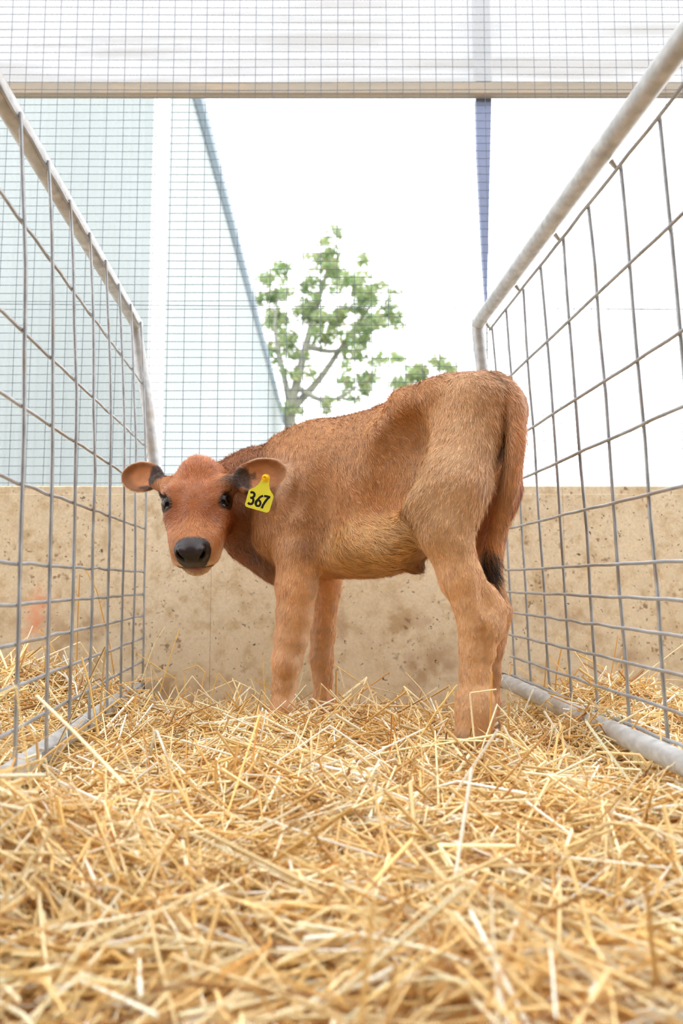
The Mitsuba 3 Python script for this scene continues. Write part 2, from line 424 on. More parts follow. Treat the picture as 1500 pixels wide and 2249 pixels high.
def make_panel(label, X0, lean, slopes, m_top, m_bot, top_off, bot_off, y_end, n_vert, bow, side, foot_px):
    pn = thing('pen_panel', label, 'pen panel')

    def lean_at(z):
        return lean * z if side > 0 else lean * z * abs(z) / 0.75

    def z_of(m):  # height above the lens of a line whose picture has slope m from the vanishing point
        z = 0.0
        for _ in range(30):
            z = m * COSP * side * (X0 + lean_at(z) - 0.007 + KX * z * TANP)
        return z

    def pt(z, y, off=0.0):
        return np.array([-KX * y + X0 + lean_at(z) + off, y, CAM_H + z])

    rr = np.random.default_rng(int(abs(X0) * 1000))
    zs = [z_of(m) for m in slopes]
    zt, zl = (z_of(m_top), z_of(m_bot)) if side > 0 else (zs[0] + 0.016, z_of(m_bot))
    y0 = -0.35
    ye = y_end + 0.045
    # frame
    top = [pt(zt, y0, top_off), pt(zt, 0.8, top_off), pt(zt, ye - 0.05, top_off)]
    corner_ = pt(zt, ye - 0.012, top_off)
    foot = at(foot_px, 1066, WALL_Y + 0.045)
    foot[2] = WALL_TOP - 0.002
    part(pn, 'top_rail', mikit.ply(tube(np.vstack([top, [corner_ + [0, 0.012, -0.004]]]), 0.0205, 20), 'mat_galvanised', smooth=40))
    part(pn, 'end_post', mikit.ply(tube([corner_ + [0, 0.006, 0.012], corner_ + [0, 0.012, -0.03], foot * 0.5 + corner_ * 0.5 + [0.002, 0.004, 0], foot], 0.0195, 20), 'mat_galvanised', smooth=40))
    part(pn, 'bottom_rail', mikit.ply(tube([pt(zl, y0, bot_off), pt(zl, 0.9, bot_off), pt(zl, ye - 0.03, bot_off)], 0.0205, 20), 'mat_galvanised', smooth=40))
    part(pn, 'end_cap', mikit.ply(tube([pt(zl, ye - 0.034, bot_off), pt(zl, ye - 0.006, bot_off)], 0.0225, 16), 'mat_rust', smooth=40), 'dark rusty end cap')
    # wires
    for j in range(n_vert):
        y = y_end - 0.149 * j
        zz = np.linspace(zs[-1] - 0.012, zs[0] + 0.006, 9)
        t = (zz - zz[0]) / (zz[-1] - zz[0])
        path = np.array([pt(a, y, bow * math.sin(math.pi * b) + rr.normal() * 0.0012) for a, b in zip(zz, t)])
        part(pn, 'vertical_wire', mikit.ply(tube(catmull(path, 2), 0.0036, 7), 'mat_wire', smooth=True))
    for q, z in enumerate(zs):
        t = (z - zs[-1]) / (zs[0] - zs[-1])
        ys = np.arange(y0, y_end + 1e-6, 0.0745)
        ys = np.append(ys, y_end + (0.05 if CAM_H + z > WALL_TOP + 0.02 and q else 0.006))
        wob = np.where(np.arange(len(ys)) % 2 == 0, 1, -1) * 0.0006
        path = np.array([pt(z + w + rr.normal() * 0.0008, y, bow * math.sin(math.pi * t) + w) for y, w in zip(ys, wob)])
        part(pn, 'horizontal_wire', mikit.ply(tube(path - np.array([0.007, 0, 0]), 0.0036, 7), 'mat_wire', smooth=True))
    # weld tabs tying the top wire to the rail
    for j in range(0, n_vert, 2):
        y = y_end - 0.149 * j
        a, b = pt(zs[0], y), pt(zt, y, top_off)
        part(pn, 'weld_tab', mikit.ply(tube([a - [0.007, 0, 0], a * 0.5 + b * 0.5], [0.0038, 0.006], 6), 'mat_galvanised', smooth=40))
    return pn


make_panel('galvanised pen panel on the left, beside the calf\'s head', -0.45, -0.036,
           [1.71, 1.345, 0.94, 0.655, 0.367, 0.07, -0.08, -0.225, -0.378, -0.535, -0.689], 1.69, -0.712, -0.023, -0.024, 2.262, 17, 0.0, -1, 346)
make_panel('galvanised pen panel on the right, beside the calf\'s rump', 0.667, -0.042,
           [1.265, 0.941, 0.643, 0.45, 0.247, 0.056, -0.045, -0.137, -0.238, -0.336, -0.418], 1.32, -0.445, -0.034, -0.03, 2.232, 17, 0.003, 1, 1084)

#@@CALF
# ------------------------------------------------------------------ the calf
TAILHEAD, WITHERS = at(1075, 815, 1.60), at(690, 925, 1.85)
AX = unit((WITHERS - TAILHEAD) * [1, 1, 0])          # along the back, towards the shoulders
LAT = np.array([-AX[1], AX[0], 0.0])                 # towards the calf's left side, which faces the lens
LAT = LAT if LAT[1] < 0 else -LAT
ZUP = np.array([0, 0, 1.0])


def mid(px, py):
    """Where the ray of a pixel meets the calf's upright middle plane: (along the back, height)."""
    d = ray(px, py)
    s = ((TAILHEAD - CAM) @ LAT) / (d @ LAT)
    p = CAM + d * s
    return (p - TAILHEAD) @ AX, p[2]


prims = []     # (region, function, low corner, high corner, k, sign)


def cone_chain(region, pts, k=0.02, lat=1.0, axis=None, sign=1):
    """Round cones through (point, radius); lat < 1 thins it along an axis."""
    axis = LAT if axis is None else axis
    for (a, ra), (b, rb) in zip(pts[:-1], pts[1:]):
        a, b = np.asarray(a, float), np.asarray(b, float)

        def f(p, a=a, b=b, ra=ra, rb=rb):
            c = (a + b) / 2
            q = p
            aa, bb = a, b
            if lat != 1.0:
                g = 1 / lat - 1
                q = p + ((p - c) @ axis)[..., None] * axis * g
                aa = a + ((a - c) @ axis) * axis * g
                bb = b + ((b - c) @ axis) * axis * g
            ab = bb - aa
            t = np.clip(((q - aa) @ ab) / (ab @ ab), 0, 1)
            d = np.linalg.norm(q - aa - t[..., None] * ab, axis=-1) - (ra + (rb - ra) * t)
            return d * (lat if lat < 1 else 1.0) ** 0.6
        r = max(ra, rb)
        prims.append((region, f, np.minimum(a, b) - r, np.maximum(a, b) + r, k, sign))


def ellipsoid(region, c, r, axes=None, k=0.02, sign=1):
    c, r = np.asarray(c, float), np.asarray(r, float)
    A = np.eye(3) if axes is None else np.asarray([unit(x) for x in axes])

    def f(p):
        q = (p - c) @ A.T
        k0 = np.linalg.norm(q / r, axis=-1)
        k1 = np.linalg.norm(q / r ** 2, axis=-1)
        return k0 * (k0 - 1) / np.maximum(k1, 1e-9)
    e = np.abs(A.T * r).max(1) + 0 * r
    e = np.sqrt(((A.T * r) ** 2).sum(1))
    prims.append((region, f, c - e, c + e, k, sign))


BODY = np.array([AX, LAT, ZUP])
# torso, from the outline of the back and the belly
top = np.array([mid(*q) for q in [(1122, 850), (1085, 822), (1050, 818), (1000, 820), (940, 842), (880, 868), (816, 898), (765, 912), (700, 927), (658, 936), (610, 962)]])
bot = np.array([mid(*q) for q in [(1110, 1010), (1050, 1080), (990, 1130), (945, 1205), (900, 1245), (830, 1262), (760, 1268), (700, 1274), (640, 1272), (600, 1250)]])
s_lo, s_hi = -0.035, mid(610, 1000)[0]
from scipy.interpolate import PchipInterpolator
topf, botf = PchipInterpolator(top[:, 0], top[:, 1]), PchipInterpolator(bot[:, 0], bot[:, 1])
widf = PchipInterpolator([-0.06, 0.0, 0.08, 0.16, 0.22, 0.30, 0.38, 0.46, 0.54, 0.62], [0.06, 0.082, 0.092, 0.086, 0.092, 0.110, 0.118, 0.108, 0.090, 0.072])


def torso(p):
    s, t, z = (p - TAILHEAD) @ AX, (p - TAILHEAD) @ LAT, p[..., 2]
    sc = np.clip(s, s_lo, s_hi)
    zt, zb, w = topf(sc), botf(sc), widf(sc)
    zc, hh = (zt + zb) / 2, (zt - zb) / 2
    u = np.clip((z - zc) / hh, -1, 1)
    w = w * (1 - 0.34 * np.clip(u, 0, 1) ** 2 * np.clip((sc - 0.1) / 0.2, 0, 1) - 0.12 * np.clip(-u, 0, 1) ** 2)
    rho = np.sqrt((t / w) ** 2 + ((z - zc) / hh) ** 2) + 1e-6
    g = np.sqrt((t / w ** 2) ** 2 + ((z - zc) / hh ** 2) ** 2) / rho + 1e-6
    d = (rho - 1) / g
    e = np.abs(s - sc)
    return np.where(e > 0, np.sqrt(np.maximum(d, 0) ** 2 + e ** 2) + np.minimum(d, 0) * 0, d)


lo = np.minimum(TAILHEAD, TAILHEAD + AX * 0.65) - [0.15, 0.15, 0.5]
hi = np.maximum(TAILHEAD, TAILHEAD + AX * 0.65) + [0.15, 0.15, 0.1]
prims.append(('torso', torso, lo, hi, 0.02, 1))

# croup, hips, thighs
ellipsoid('torso', at(1085, 905, 1.615), [0.075, 0.08, 0.075], BODY, 0.04)
cone_chain('torso', [(at(893, 884, 1.64), 0.022), (at(945, 868, 1.61), 0.028)], 0.06)
cone_chain('torso', [(at(884, 892, 1.65), 0.022), (at(852, 965, 1.665), 0.026), (at(840, 1040, 1.675), 0.03)], 0.05)
cone_chain('torso', [(at(1078, 868, 1.545), 0.026), (at(1040, 872, 1.56), 0.034)], 0.035)
cone_chain('thigh', [(at(1024, 905, 1.59), 0.082), (at(987, 1070, 1.57), 0.09)], 0.018, 0.62)
cone_chain('thigh', [(at(985, 1075, 1.566), 0.086), (at(985, 1185, 1.556), 0.056)], 0.02, 0.7)
cone_chain('thigh', [(at(930, 1105, 1.562), 0.038), (at(962, 1165, 1.555), 0.042)], 0.03)
cone_chain('hind_leg', [(at(987, 1190, 1.56), 0.051), (at(1012, 1270, 1.553), 0.046), (at(1040, 1325, 1.55), 0.043), (at(1052, 1372, 1.55), 0.044),
                        (at(1047, 1430, 1.55), 0.0365), (at(1043, 1480, 1.548), 0.0315), (at(1043, 1535, 1.545), 0.0315), (at(1042, 1585, 1.54), 0.034), (at(1034, 1622, 1.53), 0.036)], 0.012, 0.85)
cone_chain('hind_leg', [(at(1074, 1305, 1.55), 0.016), (at(1091, 1338, 1.552), 0.0165), (at(1084, 1385, 1.552), 0.019)], 0.025, 0.8)
FAR = -LAT * 0.15
cone_chain('thigh_far', [(at(1078, 905, 1.70), 0.075), (at(1074, 1075, 1.70), 0.078)], 0.03, 0.66)
cone_chain('thigh_far', [(at(1070, 1075, 1.70), 0.072), (at(1066, 1190, 1.695), 0.045)], 0.02, 0.8)
cone_chain('hind_far', [(at(1066, 1190, 1.695), 0.043), (at(1074, 1280, 1.69), 0.032), (at(1086, 1345, 1.69), 0.033), (at(1080, 1420, 1.69), 0.027), (at(1074, 1480, 1.69), 0.025),
                        (at(1072, 1540, 1.685), 0.026), (at(1070, 1590, 1.68), 0.03)], 0.012, 0.85)
cone_chain('hind_far', [(at(1092, 1310, 1.69), 0.014), (at(1103, 1345, 1.692), 0.015), (at(1096, 1395, 1.692), 0.015)], 0.02)
ellipsoid('cut', at(1066, 1312, 1.512), [0.012, 0.014, 0.032], BODY, 0.02, -1)
ellipsoid('cut', at(1062, 1440, 1.512), [0.006, 0.012, 0.06], BODY, 0.016, -1)
ellipsoid('hind_leg', at(1044, 1555, 1.537), [0.032, 0.029, 0.03], BODY, 0.04)
ellipsoid('fore_leg', at(629, 1455, 1.765), [0.029, 0.028, 0.034], BODY, 0.03)
ellipsoid('fore_leg', at(620, 1555, 1.77), [0.027, 0.026, 0.024], BODY, 0.03)
# belly, navel
ellipsoid('belly', at(822, 1196, 1.715), [0.135, 0.085, 0.062], [AX * 0.97 + ZUP * -0.12, LAT, ZUP * 0.97 + AX * 0.12], 0.05)
ellipsoid('navel', at(914, 1247, 1.69), [0.02, 0.018, 0.016], BODY, 0.02)
cone_chain('belly', [(at(905, 1130, 1.60), 0.03), (at(860, 1200, 1.63), 0.035)], 0.05)
# shoulder, upper arm, fore legs
cone_chain('shoulder', [(at(688, 978, 1.835), 0.05), (at(655, 1100, 1.80), 0.068)], 0.045, 0.6)
cone_chain('shoulder', [(at(650, 1110, 1.80), 0.066), (at(655, 1215, 1.785), 0.058)], 0.035, 0.7)
cone_chain('shoulder', [(at(612, 1090, 1.86), 0.066), (at(608, 1175, 1.85), 0.066)], 0.035)
cone_chain('fore_leg', [(at(655, 1215, 1.785), 0.058), (at(651, 1290, 1.785), 0.052), (at(647, 1350, 1.785), 0.0445), (at(639, 1405, 1.785), 0.041), (at(630, 1452, 1.785), 0.036), (at(624, 1502, 1.783), 0.0285),
                        (at(620, 1548, 1.78), 0.0255), (at(617, 1580, 1.775), 0.029), (at(611, 1612, 1.765), 0.032)], 0.014, 0.86)
cone_chain('fore_far', [(at(722, 1210, 1.90), 0.05), (at(717, 1290, 1.91), 0.038), (at(709, 1390, 1.92), 0.031), (at(706, 1446, 1.92), 0.031), (at(709, 1490, 1.92), 0.024), (at(710, 1540, 1.915), 0.025), (at(705, 1570, 1.90), 0.03)], 0.014, 0.86)
ellipsoid('brisket', at(640, 1205, 1.925), [0.09, 0.08, 0.085], BODY, 0.03)
# neck
cone_chain('neck', [(at(650, 1022, 1.92), 0.075), (at(560, 1052, 1.965), 0.073), (at(480, 1077, 1.945), 0.07)], 0.05)
cone_chain('neck', [(at(618, 1150, 1.95), 0.098), (at(560, 1150, 1.975), 0.085), (at(492, 1127, 1.93), 0.064)], 0.035)
cone_chain('neck', [(at(545, 1187, 1.965), 0.06), (at(615, 1227, 1.95), 0.07)], 0.03)
# hollows: flank, behind the hip, behind the shoulder, in front of the shoulder
ellipsoid('cut', at(905, 960, 1.585), [0.03, 0.055, 0.062], BODY, 0.03, -1)
ellipsoid('cut', at(868, 1030, 1.615), [0.05, 0.022, 0.09], BODY, 0.05, -1)
ellipsoid('cut', at(706, 1110, 1.705), [0.03, 0.022, 0.09], BODY, 0.06, -1)
ellipsoid('cut', at(642, 1088, 1.74), [0.012, 0.018, 0.035], BODY, 0.03, -1)

# head in its own axes: x to the calf's left, y from the poll to the nose, z out of the forehead
PHI = math.radians(31)
HF = unit(np.array([0.055, -math.sin(PHI), -math.cos(PHI)]))
HZ = unit(np.array([0, -math.cos(PHI), math.sin(PHI)]))
HX = np.cross(HF, HZ)
HR = np.array([HX, HF, HZ])
HO = at(431, 1103, 1.80) - HF * 0.13 + HZ * 0.01


def hd(x, y, z):
    return HO + HX * x + HF * y + HZ * z


def head_local(p):
    return (p - HO) @ HR.T


ellipsoid('head', hd(0.0, 0.05, -0.045), [0.068, 0.06, 0.062], HR, 0.03)
ellipsoid('head', hd(0.0, 0.028, -0.02), [0.042, 0.04, 0.04], HR, 0.03)
ellipsoid('head', hd(0.0, 0.118, -0.036), [0.081, 0.068, 0.05], HR, 0.03)
for s in (-1, 1):
    cone_chain('head', [(hd(s * 0.058, 0.10, -0.012), 0.024), (hd(s * 0.064, 0.125, -0.016), 0.02)], 0.03)
    cone_chain('head', [(hd(s * 0.043, 0.14, -0.082), 0.038), (hd(s * 0.030, 0.235, -0.062), 0.03)], 0.03)
    cone_chain('head', [(hd(s * 0.05, 0.165, -0.035), 0.024), (hd(s * 0.036, 0.23, -0.03), 0.024)], 0.03)
cone_chain('head', [(hd(0, 0.13, -0.04), 0.058), (hd(0, 0.235, -0.034), 0.041)], 0.03)
ellipsoid('muzzle', hd(0.0, 0.262, -0.036), [0.0545, 0.036, 0.038], HR, 0.02)
ellipsoid('muzzle', hd(0.0, 0.272, -0.013), [0.034, 0.03, 0.026], HR, 0.014)
ellipsoid('muzzle', hd(0.0, 0.266, -0.082), [0.037, 0.032, 0.018], HR, 0.012)
for s in (-1, 1):
    ellipsoid('muzzle', hd(s * 0.034, 0.262, -0.056), [0.021, 0.024, 0.02], HR, 0.016)
    ellipsoid('nose', hd(s * 0.0235, 0.284, -0.003), [0.0145, 0.015, 0.017], HR, 0.008)
    ellipsoid('cut', hd(s * 0.0262, 0.297, -0.002), [0.0052, 0.016, 0.0175], [HX * 0.85 - HZ * 0.53 * s, HF, HZ * 0.85 + HX * 0.53 * s], 0.004, -1)
    ellipsoid('cut', hd(s * 0.078, 0.13, -0.003), [0.012, 0.02, 0.014], HR, 0.01, -1)
    ellipsoid('lid', hd(s * 0.067, 0.130, -0.017), [0.0165, 0.022, 0.018], HR, 0.008)
ellipsoid('cut', hd(0.0, 0.305, -0.066), [0.037, 0.03, 0.0045], HR, 0.006, -1)
for s in (-1, 1):
    ellipsoid('cut', hd(s * 0.05, 0.186, 0.012), [0.018, 0.034, 0.014], HR, 0.022, -1)
    ellipsoid('cut', hd(s * 0.040, 0.135, 0.030), [0.015, 0.026, 0.012], HR, 0.02, -1)
    ellipsoid('head', hd(s * 0.061, 0.158, -0.03), [0.014, 0.02, 0.016], HR, 0.014)
# ears
EARS = []
for c, long_, up_, r1, r2, base, y0 in (
        ((312, 1047), (-1.0, 0.42, 0.06), (-0.05, 0.1, 1.0), 0.068, 0.042, [(372, 1068, 1.845), (344, 1058, 1.88)], 1.925),
        ((571, 1046), (1.0, 0.12, 0.24), (-0.22, 0.1, 1.0), 0.069, 0.046, [(500, 1062, 1.83), (533, 1056, 1.80)], 1.775)):
    cc = at(c[0], c[1], y0)
    e1 = unit(long_)
    e3 = unit(np.cross(e1, up_))
    e3 = e3 if e3[1] < 0 else -e3
    e2 = np.cross(e3, e1)
    e2 = e2 if e2[2] > 0 else -e2
    EARS.append((cc, e1, e2, e3, r1, r2))
    cone_chain('ear', [(at(*base[0]), 0.024), (at(*base[1]), 0.021)], 0.025)
    ellipsoid('ear', cc, [r1, r2, 0.019], [e1, e2, e3], 0.01)
    ellipsoid('cut', cc + e3 * 0.0175 + e1 * 0.002, [r1 * 0.92, r2 * 0.9, 0.027], [e1, e2, e3], 0.006, -1)
# tail
TAIL = catmull([at(1088, 838, 1.575), at(1118, 872, 1.545), at(1131, 930, 1.54), at(1129, 1000, 1.545), at(1116, 1070, 1.56), at(1100, 1135, 1.59), at(1084, 1190, 1.605), at(1076, 1235, 1.61), at(1073, 1272, 1.61)], 4)
tr = np.interp(np.linspace(0, 1, len(TAIL)), [0, 0.12, 0.3, 0.6, 0.8, 0.9, 1], [0.024, 0.024, 0.0215, 0.0195, 0.017, 0.017, 0.008])
cone_chain('tail', list(zip(TAIL, tr)), 0.004)

STEP = 0.0036
G0, G1 = np.array([-0.64, 1.42, -0.07]), np.array([0.47, 2.12, 0.86])
dims = np.ceil((G1 - G0) / STEP).astype(int) + 1
field = np.full(dims, 0.05, np.float32)
owner = []
for region, fn, lo, hi, k, sign in prims:
    i0 = np.clip(np.floor((lo - k - 0.012 - G0) / STEP).astype(int), 0, dims)
    i1 = np.clip(np.ceil((hi + k + 0.012 - G0) / STEP).astype(int) + 1, 0, dims)
    sl = tuple(slice(a, b) for a, b in zip(i0, i1))
    gx_, gy_, gz_ = np.meshgrid(*[G0[j] + STEP * np.arange(i0[j], i1[j]) for j in range(3)], indexing='ij')
    d = fn(np.stack([gx_, gy_, gz_], -1)).astype(np.float32)
    a = field[sl]
    if sign > 0:
        h = np.maximum(k - np.abs(a - d), 0) / k
        field[sl] = np.minimum(a, d) - h * h * k * 0.25
    else:
        h = np.maximum(k - np.abs(a + d), 0) / k
        field[sl] = np.maximum(a, -d) + h * h * k * 0.25


def surface_nets(F):
    """A closed mesh of the zero level of F: one vertex per mixed cell."""
    S = F < 0
    n = np.array(F.shape) - 1
    corners = [(a, b, c) for a in (0, 1) for b in (0, 1) for c in (0, 1)]
    view = lambda A, o: A[o[0]:o[0] + n[0], o[1]:o[1] + n[1], o[2]:o[2] + n[2]]  # noqa: E731
    cnt = sum(view(S, o).astype(np.int8) for o in corners)
    cells = np.argwhere((cnt > 0) & (cnt < 8))
    idx = np.full(tuple(n), -1, np.int64)
    idx[tuple(cells.T)] = np.arange(len(cells))
    val = {o: F[cells[:, 0] + o[0], cells[:, 1] + o[1], cells[:, 2] + o[2]] for o in corners}
    acc, num = np.zeros((len(cells), 3)), np.zeros(len(cells))
    for o in corners:
        for ax in range(3):
            if o[ax] == 0:
                o2 = tuple(1 if j == ax else o[j] for j in range(3))
                a, b = val[o], val[o2]
                m = (a < 0) != (b < 0)
                t = np.where(m, a / np.where(m, a - b, 1), 0)
                pt = np.tile(np.array(o, float), (len(cells), 1))
                pt[:, ax] = t
                acc[m] += pt[m]
                num[m] += 1
    V = G0 + STEP * (cells + acc / num[:, None])
    faces = []
    for ax in range(3):
        b, c = (ax + 1) % 3, (ax + 2) % 3
        A0 = [slice(1, -1)] * 3
        A0[ax] = slice(0, -1)
        A1 = [slice(1, -1)] * 3
        A1[ax] = slice(1, None)
        s0, s1 = S[tuple(A0)], S[tuple(A1)]
        e = np.argwhere(s0 != s1)
        inside = s0[tuple(e.T)]
        e = e + np.array([0 if j == ax else 1 for j in range(3)])
        q = []
        for db, dc in ((-1, -1), (0, -1), (0, 0), (-1, 0)):
            g = e.copy()
            g[:, b] += db
            g[:, c] += dc
            q.append(idx[tuple(g.T)])
        q = np.stack(q, 1)
        q[~inside] = q[~inside][:, ::-1]
        faces.append(q)
    Q = np.vstack(faces)
    return V, np.vstack([Q[:, [0, 1, 2]], Q[:, [0, 2, 3]]])


V, Fc = surface_nets(field)
# keep the largest piece
gA = sparse.coo_matrix((np.ones(len(Fc) * 3), (Fc.ravel(), Fc[:, [1, 2, 0]].ravel())), shape=(len(V), len(V))).tocsr()
ncomp, comp = sparse.csgraph.connected_components(gA, directed=False)
keep = comp == np.bincount(comp).argmax()
remap = np.cumsum(keep) - 1
Fc = remap[Fc[keep[Fc[:, 0]]]]
V = V[keep]
adj = sparse.coo_matrix((np.ones(len(Fc) * 3), (Fc.ravel(), Fc[:, [1, 2, 0]].ravel())), shape=(len(V), len(V))).tocsr()
adj = ((adj + adj.T) > 0).astype(float)
lap = sparse.diags(1 / np.asarray(adj.sum(1)).ravel()) @ adj
for it in range(4):
    V = V + 0.5 * (lap @ V - V)
    V = V - 0.52 * (lap @ V - V)


def vertex_normals(V, F):
    fn = np.cross(V[F[:, 1]] - V[F[:, 0]], V[F[:, 2]] - V[F[:, 0]])
    n = np.zeros_like(V)
    for k in range(3):
        np.add.at(n, F[:, k], fn)
    return unit(n)


VN = vertex_normals(V, Fc)
# which region a vertex belongs to
names = [n for n in dict.fromkeys(p[0] for p in prims) if n != 'cut']
near = np.full((len(names), len(V)), 0.2)
for region, fn, lo, hi, k, sign in prims:
    if sign > 0:
        m = np.all((V > lo - 0.05) & (V < hi + 0.05), 1)
        near[names.index(region), m] = np.minimum(near[names.index(region), m], fn(V[m]))
wreg = np.exp(-np.clip(near, 0, 1) / 0.012)
wreg /= wreg.sum(0)
W = {n: wreg[i] for i, n in enumerate(names)}


def sm(a, b, x):
    t = np.clip((x - a) / (b - a), 0, 1)
    return t * t * (3 - 2 * t)


def C(r, g, b):
    return np.array(srgb(r, g, b))


def blend(c, d, w):
    return c * (1 - w[:, None]) + d * w[:, None]


hl = head_local(V)
bs, bt, bz = (V - TAILHEAD) @ AX, (V - TAILHEAD) @ LAT, V[:, 2]
n1, n2 = meshkit.fbm(V * 22, 3, 1), meshkit.fbm(V * 70, 3, 2)
base = {'torso': (202, 148, 102), 'thigh': (212, 168, 124), 'thigh_far': (190, 120, 76), 'hind_leg': (222, 178, 140), 'hind_far': (212, 162, 122), 'belly': (214, 170, 112), 'navel': (150, 104, 62),
        'shoulder': (202, 146, 100), 'fore_leg': (220, 172, 134), 'fore_far': (222, 178, 140), 'brisket': (176, 116, 72), 'neck': (166, 104, 62), 'head': (184, 108, 56), 'muzzle': (200, 142, 92),
        'nose': (70, 58, 56), 'lid': (150, 92, 54), 'ear': (190, 128, 82), 'tail': (224, 170, 132)}
col = sum(W[n][:, None] * C(*base[n]) for n in names)
lowf = meshkit.fbm(V * np.array([9, 9, 6]), 3, 8)
col = col * np.array([0.88, 0.815, 0.65]) * (0.68 + 0.62 * lowf)[:, None]
# darker spine and neck crest, paler rear of the near thigh
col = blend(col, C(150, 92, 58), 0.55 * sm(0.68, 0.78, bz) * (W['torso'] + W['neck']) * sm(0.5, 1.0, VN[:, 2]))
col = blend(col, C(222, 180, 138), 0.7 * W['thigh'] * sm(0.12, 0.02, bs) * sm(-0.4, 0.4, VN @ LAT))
# dark curls: behind the elbow, in front of the shoulder; shade painted into the flank hollow
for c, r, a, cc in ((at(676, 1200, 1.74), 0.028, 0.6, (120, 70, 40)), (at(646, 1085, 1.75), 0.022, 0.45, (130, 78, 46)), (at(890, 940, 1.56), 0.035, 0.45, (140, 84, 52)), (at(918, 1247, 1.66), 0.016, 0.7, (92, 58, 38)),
                    (at(560, 1212, 1.88), 0.055, 0.75, (70, 38, 24)), (at(590, 1250, 1.86), 0.035, 0.6, (84, 48, 30)), (at(545, 1150, 1.89), 0.05, 0.35, (96, 54, 32)), (at(722, 1282, 1.76), 0.03, 0.5, (110, 66, 40))):  # neck and brisket: shade painted in along with dark fur
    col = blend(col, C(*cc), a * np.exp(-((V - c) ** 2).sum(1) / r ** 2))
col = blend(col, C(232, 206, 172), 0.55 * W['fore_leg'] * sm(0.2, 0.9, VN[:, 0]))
# between the hind legs
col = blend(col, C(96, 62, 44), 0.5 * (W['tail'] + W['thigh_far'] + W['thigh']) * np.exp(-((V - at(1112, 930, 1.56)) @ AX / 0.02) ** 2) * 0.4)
# face
wh = W['head'] + W['muzzle'] + W['nose'] + W['lid']
col = blend(col, C(214, 146, 90), 0.6 * W['head'] * sm(0.17, 0.22, hl[:, 1]))
col = blend(col, C(150, 84, 46), 0.5 * W['head'] * np.exp(-((np.abs(hl[:, 0]) - 0.052) / 0.014) ** 2 - ((hl[:, 1] - 0.17) / 0.022) ** 2))
col = blend(col, C(150, 88, 50), 0.45 * wh * np.exp(-(hl[:, 0] / 0.02) ** 2 - ((hl[:, 1] - 0.12) / 0.045) ** 2))
col = blend(col, C(238, 210, 176), 0.85 * np.clip(W['muzzle'] + 0.5 * W['head'] * sm(0.2, 0.24, hl[:, 1]), 0, 1) * sm(-0.02, -0.05, hl[:, 2]))
col = blend(col, C(232, 178, 130), 0.5 * W['head'] * np.exp(-((np.abs(hl[:, 0]) - 0.078) / 0.02) ** 2 - ((hl[:, 1] - 0.075) / 0.02) ** 2))
NOSE_C, NOSE_R = np.array([0.0, 0.292, -0.018]), np.array([0.0395, 0.05, 0.041])
q = np.abs((hl - NOSE_C) / NOSE_R / np.stack([1 + 0.34 * sm(-0.05, 0.0, hl[:, 2]) - 0.18, 1 + 0 * hl[:, 2], 1 + 0 * hl[:, 2]], 1))
nose_d = (q ** 3).sum(1) ** (1 / 3)
for s in (-1, 1):
    nose_d = np.minimum(nose_d, np.linalg.norm((hl - np.array([s * 0.0255, 0.292, -0.004])) / np.array([0.0145, 0.05, 0.0165]), axis=1))
nose_w = sm(1.06, 0.94, nose_d) * sm(0.25, 0.33, hl[:, 1] / 0.86)
nose_w = sm(1.08, 0.94, nose_d)
col = blend(col, C(70, 60, 60), nose_w)
mouth = np.exp(-((hl[:, 2] + 0.063) / 0.0085) ** 2) * sm(0.047, 0.040, np.abs(hl[:, 0])) * sm(0.25, 0.27, hl[:, 1])
col = blend(col, C(52, 40, 40), np.clip(1.2 * mouth, 0, 1))
EYES = [hd(s * 0.0680, 0.130, -0.0125) for s in (-1, 1)]
for e in EYES:
    q = (V - e) @ HR.T / np.array([0.0228, 0.0268, 0.0228])
    col = blend(col, C(30, 22, 22), sm(1.12, 0.95, np.linalg.norm(q, axis=1)) * wh)
# ears: dark tufts at the base, pale rim
for cc, e1, e2, e3, r1, r2 in EARS:
    q = V - cc
    a, b, d = q @ e1 / r1, q @ e2 / r2, q @ e3
    rad = np.sqrt(a * a + b * b)
    we = W['ear'] * sm(1.9, 1.45, rad)
    col = blend(col, C(150, 96, 60), 0.75 * we * sm(1.0, 0.9, rad) * sm(-0.2, 0.4, VN @ e3))
    col = blend(col, C(212, 142, 92), 0.9 * we * sm(0.8, 0.45, np.hypot(a + 0.05, b)) * sm(-0.2, 0.4, VN @ e3))
    tuft = sm(0.74, 0.52, np.sqrt(((a + 0.95) / 1.15) ** 2 + ((b - 0.1) / 1.0) ** 2) + 0.5 * (n2 - 0.5)) + 0.9 * sm(0.42, 0.25, np.sqrt(((a + 0.35) / 1.3) ** 2 + ((b + 0.72) / 0.42) ** 2))
    col = blend(col, C(44, 32, 28), np.clip(tuft, 0, 1) * we * 0.96)
    col = blend(col, C(238, 214, 186), 0.75 * we * sm(0.9, 0.99, rad) * sm(-0.45, 0.0, a))
# black tail switch
tail_t = np.linspace(0, 1, len(TAIL))
tt, ti = cKDTree(TAIL).query(V)
tpos = tail_t[ti]
col = blend(col, C(30, 24, 26), W['tail'] * sm(0.74, 0.84, tpos))
# soiled patch beside the tail
col = blend(col, C(112, 88, 66), 0.5 * W['tail'] * np.exp(-((V - at(1118, 985, 1.53)) ** 2).sum(1) / 0.035 ** 2) * sm(0.5, 0.65, n2))
def near_line(pts, y, r):
    q = catmull([at(a, b, y) for a, b in pts], 8)
    d, _ = cKDTree(q).query(V)
    return np.exp(-(d / r) ** 2)


col = blend(col, C(34, 26, 26), 0.95 * near_line([(1090, 836), (1103, 860), (1110, 890), (1113, 922)], 1.535, 0.0075))
col = blend(col, C(104, 80, 62), 0.75 * near_line([(1110, 950), (1098, 1000), (1083, 1050), (1072, 1085)], 1.55, 0.014))
